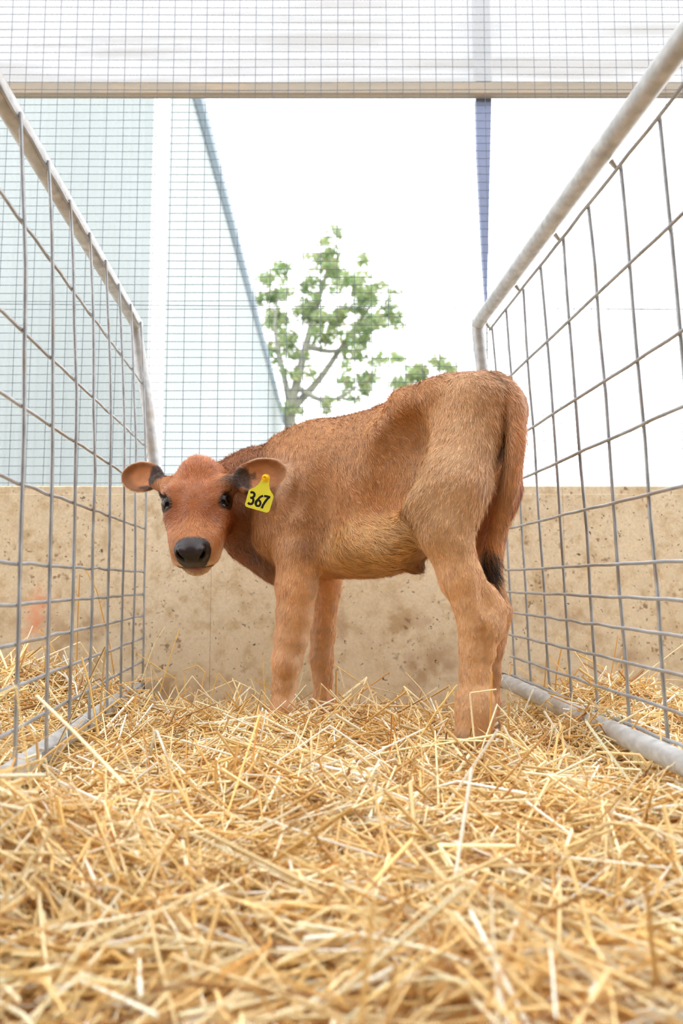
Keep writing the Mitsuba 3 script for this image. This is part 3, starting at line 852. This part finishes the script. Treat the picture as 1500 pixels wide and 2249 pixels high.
# hooves
for c in (at(1034, 1640, 1.53), at(611, 1630, 1.765), at(705, 1580, 1.9), at(1070, 1608, 1.68)):
    col = blend(col, C(150, 120, 96), 0.6 * sm(0.06, 0.035, np.linalg.norm(V - c, axis=1)))
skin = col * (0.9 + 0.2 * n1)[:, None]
leg_w = np.clip(W['hind_leg'] + W['hind_far'] + W['fore_leg'] + W['fore_far'], 0, 1)
skin = blend(skin, C(70, 40, 24), 0.25 * (1 - nose_w) * (1 - 0.75 * leg_w))

CALF = thing('calf', 'red-brown young calf standing in straw, head turned back towards the viewer', 'calf')
# relief of the coat in tufts
furry = np.clip(1 - nose_w - np.clip(W['lid'], 0, 1) * 0.6, 0, 1)
V2 = V + VN * ((meshkit.fbm(V * np.array([60, 60, 36]), 3, 5) - 0.5) * 0.004 * furry * (0.4 + 0.6 * (1 - wh)))[:, None]
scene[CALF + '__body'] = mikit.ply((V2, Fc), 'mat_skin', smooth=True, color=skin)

# nose pad: a separate moist skin a hair above the body's surface
nf = np.all(nose_d[Fc] < 1.02, 1) & np.all(hl[Fc][:, :, 1] > 0.255, 1)
ids = np.unique(Fc[nf])
rm_ = np.full(len(V), -1)
rm_[ids] = np.arange(len(ids))
nc = np.tile(C(42, 33, 31), (len(ids), 1))
ncl = hl[ids]
nc = blend(nc, C(62, 54, 55), 0.6 * sm(0.0, 0.02, ncl[:, 2]))
for s in (-1, 1):
    qx, qz = ncl[:, 0] - s * 0.0262, ncl[:, 2] + 0.002
    q = np.hypot((qx * 0.85 - qz * 0.53 * s) / 0.0075, (qz * 0.85 + qx * 0.53 * s) / 0.019)
    nc = blend(nc, C(14, 10, 10), sm(1.0, 0.6, q) * 0.9)
part(CALF, 'nose', mikit.ply((V[ids] + VN[ids] * 0.0009, rm_[Fc[nf]]), 'mat_nose', smooth=True, color=nc), 'dark moist nose pad')
# lower lip
lipm = trimesh.creation.icosphere(3)
lv = lipm.vertices * np.array([0.030, 0.012, 0.0042])
lv[:, 1] += -lv[:, 0] ** 2 * 8
part(CALF, 'lip', mikit.ply((HO + (lv + [0, 0.284, -0.0668]) @ HR, lipm.faces), 'mat_nose', smooth=True, color=blend(np.tile(C(176, 126, 120), (len(lv), 1)), C(40, 30, 30), sm(0.55, 0.85, np.abs(lipm.vertices[:, 0])) * 0.9 + 0.0)), 'pinkish lower lip')
for s, e in zip((-1, 1), EYES):
    sp = trimesh.creation.icosphere(4)
    out = unit(HX * s * 0.86 + HZ * 0.5)
    d = sp.vertices @ out
    ev = sp.vertices * np.array([1, 1, 1])
    ec = np.tile(C(16, 11, 11), (len(ev), 1))
    ring = np.exp(-((d - 0.80) / 0.045) ** 2)
    ec = blend(ec, C(92, 60, 40), 0.55 * ring)
    ec = blend(ec, C(190, 180, 176), 0.7 * sm(0.5, 0.42, d) * sm(0.72, 0.86, sp.vertices @ HF))
    scale = np.array([0.0166, 0.0215, 0.0180])
    part(CALF, 'eye', mikit.ply((e + (sp.vertices @ HR.T * scale) @ HR, sp.faces), 'mat_eye', smooth=True, color=ec), 'glossy dark eye')

# ------------------------------------------------------------------ coat of hair
def flow_at(p, w, i):
    """The lie of the coat: down and back on the trunk, down the legs, out from the whorl on the face, outwards on the ears."""
    f = -AX * 0.55 - ZUP * 0.85
    f = np.tile(f, (len(p), 1))
    leg = (w['hind_leg'] + w['hind_far'] + w['fore_leg'] + w['fore_far'])[i][:, None]
    f = f * (1 - leg) + leg * np.array([0, 0, -1.0])
    th = (w['thigh'] + w['thigh_far'])[i][:, None]
    f = f * (1 - th) + th * (-ZUP + 0.25 * AX)
    bl = (w['belly'] + w['navel'])[i][:, None]
    f = f * (1 - bl) + bl * (-AX * 0.8 - ZUP * 0.5 + LAT * 0.2)
    tl = w['tail'][i][:, None]
    f = f * (1 - tl) + tl * (np.array([0.35, 0, -1.0]))
    hdw = (w['head'] + w['muzzle'] + w['lid'])[i][:, None]
    l = head_local(p)
    g = l - np.array([0.0, 0.15, 0.0])
    g[:, 1] *= np.where(g[:, 1] < 0, 1.0, 1.0)
    face = unit(g[:, :1] * HX * 1.0 + g[:, 1:2] * HF + 0 * HZ)
    f = f * (1 - hdw) + hdw * face
    for cc, e1, e2, e3, r1, r2 in EARS:
        q = p - cc
        a = np.clip(1 - np.sqrt((q @ e1 / r1) ** 2 + (q @ e2 / r2) ** 2 + (q @ e3 / 0.03) ** 2) + 0.6, 0, 1)[:, None] * w['ear'][i][:, None]
        f = f * (1 - a) + a * (e1 + e2 * (q @ e2 / r2)[:, None] * 0.8)
    # curls and whorls
    sw = meshkit.fbm(p * 9, 2, 21)[:, None] * 2 - 1
    sw2 = meshkit.fbm(p * 9 + 7, 2, 22)[:, None] * 2 - 1
    f = unit(f) + 0.75 * sw * AX * (1 - hdw) + 0.5 * sw2 * ZUP * (1 - hdw)
    return unit(f)


def make_hair(n, mask, length, width, lift, seed, tone=1.0):
    """Hair in thin tapering locks of three triangles, rooted on the body."""
    r_ = np.random.default_rng(seed)
    tri = V2[Fc]
    area = np.linalg.norm(np.cross(tri[:, 1] - tri[:, 0], tri[:, 2] - tri[:, 0]), axis=1) * mask[Fc].mean(1)
    # only where a lens near the photograph's could see it
    fi = r_.choice(len(Fc), n, p=area / area.sum())
    b = r_.random((n, 2))
    b = np.where(b.sum(1, keepdims=True) > 1, 1 - b, b)
    b = np.c_[1 - b.sum(1), b]
    P = (tri[fi] * b[:, :, None]).sum(1)
    N = unit((VN[Fc[fi]] * b[:, :, None]).sum(1))
    iv = Fc[fi, 0]
    K = (col[Fc[fi]] * b[:, :, None]).sum(1)
    L = (length[Fc[fi]] * b).sum(1) * r_.uniform(0.6, 1.35, n)
    f = flow_at(P, W, iv)
    t = unit(f - N * (f * N).sum(1, keepdims=True) + 1e-6)
    cl = meshkit.fbm(P * 95, 2, 31)
    cl2 = meshkit.fbm(P * 95 + 11, 2, 32)
    lift = lift * (1 - 0.55 * np.clip(wh[iv], 0, 1))
    t = unit(t + 0.55 * (cl - 0.5)[:, None] * np.cross(N, t) * 2 + 0.16 * r_.normal(size=(n, 3)))
    d0 = unit(t + N * (lift + 0.5 * (cl2 - 0.5) + 0.1 * r_.normal(size=n))[:, None])
    d1 = unit(t + N * (lift * 0.25 + 0.3 * (cl2 - 0.5))[:, None])
    side = unit(np.cross(N, d0))
    wdt = width * r_.uniform(0.7, 1.3, n)[:, None]
    p0 = P - N * 0.001
    p1 = p0 + d0 * (L * 0.5)[:, None]
    p2 = p1 + d1 * (L * 0.55)[:, None]
    vv = np.stack([p0 - side * wdt, p0 + side * wdt, p1 - side * wdt * 0.75, p1 + side * wdt * 0.75, p2], 1)
    nn = unit(N + 0.45 * np.cross(d0, side) * np.sign((np.cross(d0, side) * N).sum(1, keepdims=True)) + 0.25 * r_.normal(size=(n, 3)))
    nn = np.repeat(nn[:, None], 5, 1)
    base_i = np.arange(n)[:, None] * 5
    ff = np.stack([base_i + [0, 1, 3], base_i + [0, 3, 2], base_i + [2, 3, 4]], 1).reshape(-1, 3)
    var = (0.8 + 0.4 * r_.random(n)) * (0.68 + 0.64 * cl) * tone
    kk = K * var[:, None]
    kk = blend(kk, np.minimum(K * 1.25 + 0.05, 0.85), 0.3 * (r_.random(n) < 0.08))
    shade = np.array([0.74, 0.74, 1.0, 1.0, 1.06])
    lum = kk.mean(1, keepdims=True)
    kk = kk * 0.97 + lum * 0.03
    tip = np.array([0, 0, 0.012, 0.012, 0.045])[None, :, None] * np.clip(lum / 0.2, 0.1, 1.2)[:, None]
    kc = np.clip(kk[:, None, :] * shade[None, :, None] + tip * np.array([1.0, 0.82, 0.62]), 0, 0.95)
    path = meshkit.write_ply((vv.reshape(-1, 3), ff), False, None, kc.reshape(-1, 3), normals=nn.reshape(-1, 3))
    return {'type': 'ply', 'filename': path, 'face_normals': False, 'bsdf': {'type': 'ref', 'id': 'mat_hair'}}


length = sum(W[n] * l for n, l in {'torso': 0.015, 'thigh': 0.013, 'thigh_far': 0.02, 'hind_leg': 0.009, 'hind_far': 0.010, 'belly': 0.028, 'navel': 0.014, 'shoulder': 0.015, 'fore_leg': 0.009, 'fore_far': 0.013,
                                   'brisket': 0.022, 'neck': 0.018, 'head': 0.0105, 'muzzle': 0.007, 'nose': 0.002, 'lid': 0.004, 'ear': 0.0075, 'tail': 0.024}.items())
length = length + 0.012 * W['thigh'] * sm(0.03, -0.03, bs) + 0.02 * W['tail'] * sm(0.7, 0.85, tpos)
length = length + 0.009 * wh * sm(0.05, 0.0, hl[:, 1])
for cc, e1, e2, e3, r1, r2 in EARS:
    q = V - cc
    inner = sm(1.0, 0.85, np.hypot(q @ e1 / r1, q @ e2 / r2)) * sm(0.0, 0.5, VN @ e3) * sm(-0.5, -0.1, q @ e1 / r1)
    length = length * (1 - 0.6 * inner * W['ear'])
bare = np.clip(nose_w + mouth, 0, 1)
for e in EYES:
    q = (V - e) @ HR.T / np.array([0.0210, 0.0250, 0.0210])
    bare = np.maximum(bare, sm(1.12, 0.95, np.linalg.norm(q, axis=1)))
seen = 0.12 + 0.88 * sm(-0.35, 0.05, -(unit(V - CAM) * VN).sum(1))
dens = (1 - bare) * seen
fine = dens * (1 + 1.8 * wh + 1.2 * W['ear'] + 0.9 * leg_w)
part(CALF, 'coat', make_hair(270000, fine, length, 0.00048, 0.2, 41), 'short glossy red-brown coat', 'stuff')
# lashes
lv, lf = [], []
for s, e in zip((-1, 1), EYES):
    for q in np.linspace(-1, 1, 15):
        r0 = e + HX * s * 0.0115 * (1 - 0.25 * abs(q)) - HF * (0.017 - 0.005 * q * q) + HZ * (0.003 + q * 0.012)
        d = unit(HX * s * 1.0 - HF * 0.55 + HZ * (0.25 + 0.5 * q))
        tpath = [r0, r0 + d * 0.011, r0 + d * 0.020 - HF * 0.004]
        m = tube(tpath, [0.0007, 0.0006, 0.0002], 4, False)
        lf.append(m.faces + sum(len(x) for x in lv))
        lv.append(m.vertices)
part(CALF, 'eyelashes', mikit.ply((np.vstack(lv), np.vstack(lf)), 'mat_hair', smooth=True, color=np.tile(C(24, 18, 18), (sum(len(x) for x in lv), 1))), 'dark lashes', 'stuff')

# ------------------------------------------------------------------ ear tag
TAG_Y = 1.752


def tagpt(x, y, off=0.0):
    """A point of the tag's face; x, y in hundredths of its own drawing, the drawing's origin at the stud."""
    return x, y


k = 1.0 / 12.5
O2 = at(583, 1050, TAG_Y)
up_t = unit(np.array([0.0, -0.10, 1.0]))
right_t = unit(np.array([1.0, 0.10, 0.0]))
nrm_t = unit(np.cross(right_t, up_t))
nrm_t = nrm_t if nrm_t[1] < 0 else -nrm_t
SC = TAG_Y / FPX * k


def tag_mesh(poly, z0, z1):
    m = trimesh.creation.extrude_polygon(poly, z1 - z0, engine='earcut')
    v = m.vertices
    w = O2 + right_t * v[:, :1] + up_t * v[:, 1:2] + nrm_t * (v[:, 2:3] + z0)
    f = m.faces
    mm = trimesh.Trimesh(w, f, process=False)
    return mm


def tp(pts):
    return [((x - 785) * SC, -(y - 375) * SC) for x, y in pts]


TAG = thing('ear_tag', 'yellow plastic ear tag numbered 367 hanging from the calf\'s ear', 'ear tag')
outline = [(678, 430), (690, 350), (735, 290), (800, 270), (860, 295), (900, 350), (900, 420), (880, 520), (884, 600), (905, 690), (940, 760), (985, 822), (1002, 870), (998, 920), (905, 1240), (885, 1295), (840, 1326), (785, 1322),
           (290, 1186), (245, 1160), (226, 1120), (232, 1080), (325, 740), (345, 702), (385, 682), (480, 640), (560, 585), (620, 520)]
poly = Polygon(tp(outline)).buffer(0.0008).buffer(-0.0004)
part(TAG, 'panel', mikit.ply(tag_mesh(poly, 0.0, 0.0016), 'mat_tag', smooth=30))


def stroke(lines, w):
    s = None
    for ln in lines:
        g = LineString(tp(ln)).buffer(w * SC, cap_style=2, join_style=1)
        s = g if s is None else s.union(g)
    return s


def arc(cx, cy, rx, ry, a0, a1, n=16):
    return [(cx + rx * math.cos(math.radians(a)), cy + ry * math.sin(math.radians(a))) for a in np.linspace(a0, a1, n)]


three = stroke([[(372, 782)] + [(410, 772), (450, 780), (478, 810), (484, 850), (468, 890), (430, 920), (365, 930)], [(400, 922), (440, 940), (455, 985), (446, 1040), (420, 1085), (380, 1100), (335, 1090), (303, 1060)]], 31)
six = stroke([[(722, 868), (680, 880), (620, 920), (570, 980), (535, 1040), (520, 1085)], arc(580, 1072, 66, 82, 0, 360, 30)], 29)
seven = stroke([[(748, 872), (820, 880), (915, 908)], [(895, 900), (830, 960), (770, 1040), (715, 1130), (682, 1215)]], 31)
for nm, g in (('numeral', three), ('numeral', six), ('numeral', seven)):
    geoms = getattr(g, 'geoms', [g])
    m = trimesh.util.concatenate([tag_mesh(x, 0.0015, 0.0021) for x in geoms])
    part(TAG, nm, mikit.ply(m, 'mat_ink'))
# stud: a stepped round button with a hole
prof = np.array([[0.0, 0.0018], [105, 0.0018], [105, 0.0030], [92, 0.0036], [70, 0.0038], [66, 0.0065], [58, 0.0074], [40, 0.0074], [34, 0.0066], [30, 0.0040], [0.0, 0.0040]])
ang = np.linspace(0, 2 * np.pi, 33)
cv = O2 + up_t * 0.0006 + right_t * 0.0012
pv = np.array([[cv + right_t * (r * SC * math.cos(a)) + up_t * (r * SC * math.sin(a)) - right_t * (h - 0.0018) * 0.55 + nrm_t * h for a in ang[:-1]] for r, h in prof])
nr, na = pv.shape[:2]
qf = np.array([[i * na + j, i * na + (j + 1) % na, (i + 1) * na + (j + 1) % na, (i + 1) * na + j] for i in range(nr - 1) for j in range(na)])
part(TAG, 'stud', mikit.ply((pv.reshape(-1, 3), qf), 'mat_stud', smooth=35), 'deeper yellow round stud')

#@@STRAW
# ------------------------------------------------------------------ straw
STRAW_TONES = np.array([srgb(*c) for c in ((248, 229, 180), (240, 212, 152), (230, 194, 126), (218, 176, 104), (198, 150, 84), (251, 240, 208), (253, 249, 234), (214, 190, 140), (170, 124, 72), (236, 204, 134))])
STRAW_P = np.array([0.17, 0.17, 0.14, 0.11, 0.08, 0.13, 0.07, 0.05, 0.04, 0.04])


def bed(x, y):
    """Height of the top of the packed straw."""
    p = np.stack([x * 3.2, y * 3.2, 0 * x], -1)
    h = -0.045 + 0.05 * (meshkit.fbm(p, 3, 51) - 0.45)
    for cx, cy, a, r in ((-0.86, 2.02, 0.13, 0.2), (-0.55, 2.1, 0.03, 0.1), (0.74, 2.02, 0.085, 0.16), (0.545, 1.58, 0.075, 0.09), (-0.5, 0.93, 0.12, 0.13), (-1.0, 1.5, 0.07, 0.3), (1.1, 1.9, 0.02, 0.2), (0.02, 1.75, 0.03, 0.16),
                         (0.4, 1.2, 0.025, 0.25), (-0.1, 1.3, 0.02, 0.2), (0.15, 0.62, 0.03, 0.22), (-0.3, 1.78, 0.02, 0.1), (0.26, 1.43, 0.02, 0.1), (-0.16, 1.68, 0.03, 0.1)):
        h = h + a * np.exp(-((x - cx) ** 2 + (y - cy) ** 2) / r ** 2)
    h = h - 0.065 * np.exp(-((y - WALL_Y) / 0.22) ** 2)
    return h


nx, ny = 90, 90
gx, gy = np.meshgrid(np.linspace(-2.1, 2.1, nx), np.linspace(-0.6, WALL_Y - 0.004, ny))
gz = np.maximum(bed(gx, gy) - 0.012, FLOOR_Z + 0.004)
i = (np.arange(ny - 1)[:, None] * nx + np.arange(nx - 1)).ravel()
mat_f = np.vstack([np.stack([i, i + 1, i + nx + 1], 1), np.stack([i, i + nx + 1, i + nx], 1)])
mat_v = np.stack([gx, gy, gz], -1).reshape(-1, 3)


def straws(n, seed, region, tilt, lift, length, radius, sides=4, tone=1.0):
    """n bent stalks as one set of arrays; region(rng, n) gives their middles."""
    r_ = np.random.default_rng(seed)
    x, y = region(r_, n)
    L = length * np.exp(r_.normal(size=n) * 0.45)
    L = np.clip(L, 0.02, 0.34)
    R = radius * np.clip(np.exp(r_.normal(size=n) * 0.3), 0.5, 1.8)
    az = r_.uniform(0, np.pi * 2, n)
    el = r_.normal(size=n) * tilt
    d = np.stack([np.cos(az) * np.cos(el), np.sin(az) * np.cos(el), np.sin(el)], 1)
    z = bed(x, y) + lift(r_, n)
    c = np.stack([x, y, z], 1)
    # follow the slope of the bed
    e = 0.03
    sl = np.stack([(bed(x + e, y) - bed(x - e, y)) / (2 * e), (bed(x, y + e) - bed(x, y - e)) / (2 * e)], 1)
    d[:, 2] += (d[:, :2] * sl).sum(1)
    d = unit(d)
    bend = unit(np.cross(d, r_.normal(size=(n, 3)))) * (L * np.abs(r_.normal(size=n)) * 0.07)[:, None]
    kink = r_.random(n) < 0.14
    bend[kink] *= 4.5
    kt = r_.uniform(-0.25, 0.25, n)[:, None]
    a, m, b = c - d * (L / 2)[:, None], c + d * kt * L[:, None] + bend, c + d * (L / 2)[:, None]
    for q in (a, m, b):
        q[:, 1] = np.minimum(q[:, 1], WALL_Y - 0.006)
        q[:, 2] = np.maximum(q[:, 2], FLOOR_Z + 0.004)
    P = np.stack([a, m, b], 1)
    tdir = unit(b - a)
    s1 = unit(np.cross(tdir, np.where(np.abs(tdir[:, 2:]) < 0.9, [[0, 0, 1.0]], [[1.0, 0, 0]])))
    s2 = np.cross(tdir, s1)
    roll = r_.uniform(0, np.pi, n)[:, None]
    s1, s2 = s1 * np.cos(roll) + s2 * np.sin(roll), -s1 * np.sin(roll) + s2 * np.cos(roll)
    flat = np.where(r_.random(n) < 0.3, 0.28, 0.85)
    ang = np.arange(sides) * 2 * np.pi / sides
    off = (np.cos(ang)[None, :, None] * s1[:, None] + np.sin(ang)[None, :, None] * s2[:, None] * flat[:, None, None]) * R[:, None, None]
    taper = np.array([1.0, 1.0, 0.8])
    vv = (P[:, :, None, :] + off[:, None] * taper[None, :, None, None])
    nn = np.repeat(unit(off / np.maximum(flat[:, None, None], 0.1))[:, None], 3, 1)
    idx = np.arange(n)[:, None] * 3 * sides
    ff = []
    for j in range(2):
        for k in range(sides):
            k2 = (k + 1) % sides
            q = [j * sides + k, j * sides + k2, (j + 1) * sides + k2, (j + 1) * sides + k]
            ff += [idx + [q[0], q[1], q[2]], idx + [q[0], q[2], q[3]]]
    ff += [idx + [0, 2, 1], idx + [0, 3, 2]] if sides == 4 else []
    ff = np.stack(ff, 1).reshape(-1, 3)
    tn = STRAW_TONES[r_.choice(len(STRAW_TONES), n, p=STRAW_P / STRAW_P.sum())] * r_.uniform(0.86, 1.1, n)[:, None] * tone
    kc = np.repeat(np.repeat(tn[:, None, None], 3, 1), sides, 2) * np.array([0.94, 1.0, 1.04])[None, :, None, None]
    return vv.reshape(-1, 3), ff, np.clip(kc.reshape(-1, 3), 0, 0.95), nn.reshape(-1, 3)


def pen_area(r_, n):
    y = 0.26 + (WALL_Y - 0.27) * np.sqrt(r_.random(n) * 0.93 + 0.07 * r_.random(n))
    x = r_.uniform(-1, 1, n) * (0.30 + 0.62 * y)
    return x, y


sets = [straws(15000, 61, pen_area, 0.13, lambda r_, n: r_.uniform(-0.03, -0.002, n), 0.15, 0.0021, tone=0.86),
        straws(21000, 62, pen_area, 0.22, lambda r_, n: r_.uniform(-0.012, 0.024, n), 0.15, 0.0020),
        straws(6500, 63, pen_area, 0.42, lambda r_, n: r_.uniform(0.0, 0.034, n), 0.15, 0.0022),
        straws(9000, 64, pen_area, 0.4, lambda r_, n: r_.uniform(-0.006, 0.022, n), 0.045, 0.0017),
        straws(420, 65, lambda r_, n: (r_.uniform(-1.4, 1.4, n), WALL_Y - np.abs(r_.normal(size=n)) * 0.10 - 0.03), 0.75, lambda r_, n: r_.uniform(0.0, 0.03, n), 0.11, 0.0018)]
mc = np.tile(np.array(srgb(176, 128, 66)), (len(mat_v), 1)) * (0.6 + 0.6 * meshkit.fbm(mat_v * 30, 3, 9))[:, None]
mn = vertex_normals(mat_v, mat_f)
sets.append((mat_v, mat_f, mc, mn))
off_ = np.cumsum([0] + [len(s_[0]) for s_ in sets])
path = meshkit.write_ply((np.vstack([s_[0] for s_ in sets]), np.vstack([s_[1] + o for s_, o in zip(sets, off_)])), False, None, np.vstack([s_[2] for s_ in sets]), normals=np.vstack([s_[3] for s_ in sets]))
whole('straw_bedding', {'type': 'ply', 'filename': path, 'face_normals': False, 'bsdf': {'type': 'ref', 'id': 'mat_straw'}}, 'deep loose golden straw bedding covering the pen floor', 'straw', kind='stuff')

# single stalks that stand out of the bedding
def stalk(px, y, r, tone, where, flat=0.8):
    ys = np.linspace(y[0], y[1], len(px)) if isinstance(y, tuple) else [y] * len(px)
    pts = np.array([at(a, b, c) for (a, b), c in zip(px, ys)])
    d = unit(pts[0] - pts[1])
    pts = np.vstack([pts[0] + d * 0.03, pts]) if where[2] else pts
    pts[:, 2] = np.maximum(pts[:, 2], FLOOR_Z + 0.01)
    dense = [pts[0]]
    for a, b in zip(pts[:-1], pts[1:]):
        dense += [a + (b - a) * t for t in (0.04, 0.35, 0.65, 0.96)]
    dense.append(pts[-1])
    m = tube(dense, np.linspace(r, r * 0.75, len(dense)), 6, True, flat)
    cc = np.array(srgb(*tone)) * (0.85 + 0.3 * meshkit.fbm(m.vertices * 60, 2, 3))[:, None]
    whole('straw_stalk', mikit.ply(m, 'mat_straw', smooth=True, color=np.clip(cc, 0, 0.95)), where[0], 'straw stalk', where[1])


GOLD, PALE, AMBER = (236, 200, 124), (250, 232, 186), (214, 160, 78)
stalk([(344, 1545), (375, 1440), (395, 1378)], 2.22, 0.0026, GOLD, ("tall straight golden straw stalk leaning up against the wall just right of the left panel", None, True))
stalk([(318, 1475), (340, 1412), (363, 1376)], 2.24, 0.0022, PALE, ("thin pale straw stalk rising across the far end of the left panel", None, True))
stalk([(410, 1560), (406, 1506), (402, 1472), (433, 1461), (450, 1475), (444, 1506), (436, 1560)], 2.2, 0.0024, GOLD, ("straw stalk folded like a gateway in front of the wall, below the calf's head", None, True))
stalk([(464, 1534), (479, 1477), (500, 1502), (535, 1560)], 2.18, 0.0024, GOLD, ("straw stalk bent to a sharp peak, right of the gateway-shaped stalk", None, True))
stalk([(448, 1523), (514, 1494), (558, 1515), (578, 1532)], 2.2, 0.0021, PALE, ("low roof-shaped straw stalk on the wall left of the near foreleg", None, True))
stalk([(582, 1560), (581, 1510), (578, 1476), (579, 1426)], 2.16, 0.0024, GOLD, ("upright forked-looking yellow straw stalk just left of the near foreleg", None, True))
stalk([(561, 1566), (561, 1518), (550, 1490)], 2.18, 0.0022, PALE, ("short straight straw stalk leaning left, second from the near foreleg", None, True))
stalk([(320, 1448), (389, 1493), (374, 1510), (370, 1540)], 2.2, 0.0018, GOLD, ("thin straw stalk hooked back at its lower end beside the left panel's foot", None, True))
stalk([(356, 1542), (468, 1568), (532, 1573)], (2.12, 2.1), 0.0026, PALE, ('long pale straw stalk lying level on the bedding before the wall', None, False))
stalk([(764, 1544), (800, 1516), (856, 1476)], 2.15, 0.0028, AMBER, ("amber straw stalk slanting up to the right under the middle of the belly", None, True))
stalk([(752, 1472), (816, 1516), (864, 1544)], 2.2, 0.0022, GOLD, ("golden straw stalk slanting down to the right under the belly", None, True))
stalk([(972, 1596), (924, 1512), (890, 1476)], 2.0, 0.0024, PALE, ("pale kinked straw stalk leaning left in front of the near hind leg", None, True))
stalk([(868, 1535), (882, 1520), (896, 1498)], 2.15, 0.0022, AMBER, ("short amber straw stalk between belly and bedding, leaning right", None, True))
stalk([(738, 1530), (738, 1504), (738, 1473)], 1.9, 0.0028, AMBER, ("short upright amber straw stalk right beside the far foreleg", None, True))
stalk([(1074, 1640), (1078, 1560), (1080, 1476)], 1.44, 0.0032, AMBER, ("thick amber straw stalk standing upright on the near hind leg's right edge", None, True))
stalk([(932, 1604), (960, 1560), (1004, 1504)], 1.46, 0.0026, GOLD, ("golden straw stalk leaning right towards the near hind leg's left edge", None, True))
stalk([(1040, 1610), (1036, 1570), (1032, 1522), (1090, 1514)], 1.42, 0.0024, PALE, ("pale straw stalk bent at a right angle across the near hind leg", None, True))
stalk([(1219, 1520), (1223, 1470), (1233, 1426)], 2.02, 0.0028, AMBER, ("amber straw stalk rising through the right panel, leftmost of that tuft", None, True))
stalk([(1240, 1500), (1246, 1466), (1251, 1428)], 2.06, 0.0026, GOLD, ("straight golden straw stalk in the right panel, second of the tuft", None, True))
stalk([(1300, 1505), (1287, 1470), (1261, 1430)], 2.02, 0.0028, PALE, ("pale straw stalk leaning left behind the right panel", None, True))
stalk([(1336, 1510), (1348, 1450), (1357, 1396)], 2.0, 0.004, AMBER, ("broad flat amber straw blade, tallest behind the right panel", None, True), 0.3)
stalk([(1343, 1490), (1356, 1462), (1367, 1441)], 2.0, 0.0018, GOLD, ("thin golden straw stalk beside the broad flat blade", None, True))
stalk([(1395, 1530), (1415, 1512), (1436, 1494)], 1.95, 0.0028, (196, 156, 96), ("dull brown straw stalk lying obliquely before the wall at the far right", None, True))
stalk([(0, 1502), (47, 1457), (90, 1420)], 2.0, 0.003, (176, 138, 70), ("dull brown straw stalk slanting up at the left picture edge behind the left panel", None, True))
stalk([(252, 1490), (240, 1413), (213, 1299), (183, 1241)], 2.03, 0.0024, AMBER, ("long bent amber straw stalk poking highest through the left panel", None, True))
stalk([(168, 1480), (171, 1340), (175, 1260)], 2.03, 0.0024, AMBER, ("thin vertical amber straw stalk in the left panel beside the long bent one", None, True))
stalk([(210, 1580), (196, 1500), (179, 1443)], 1.5, 0.003, GOLD, ("golden straw stalk standing low in the left panel near its middle", None, True))
stalk([(272, 1722), (233, 1681), (159, 1604), (80, 1528)], (1.0, 1.12), 0.0034, PALE, ('long pale blurred straw stalk slanting across the bottom rail of the left pen panel', None, False))
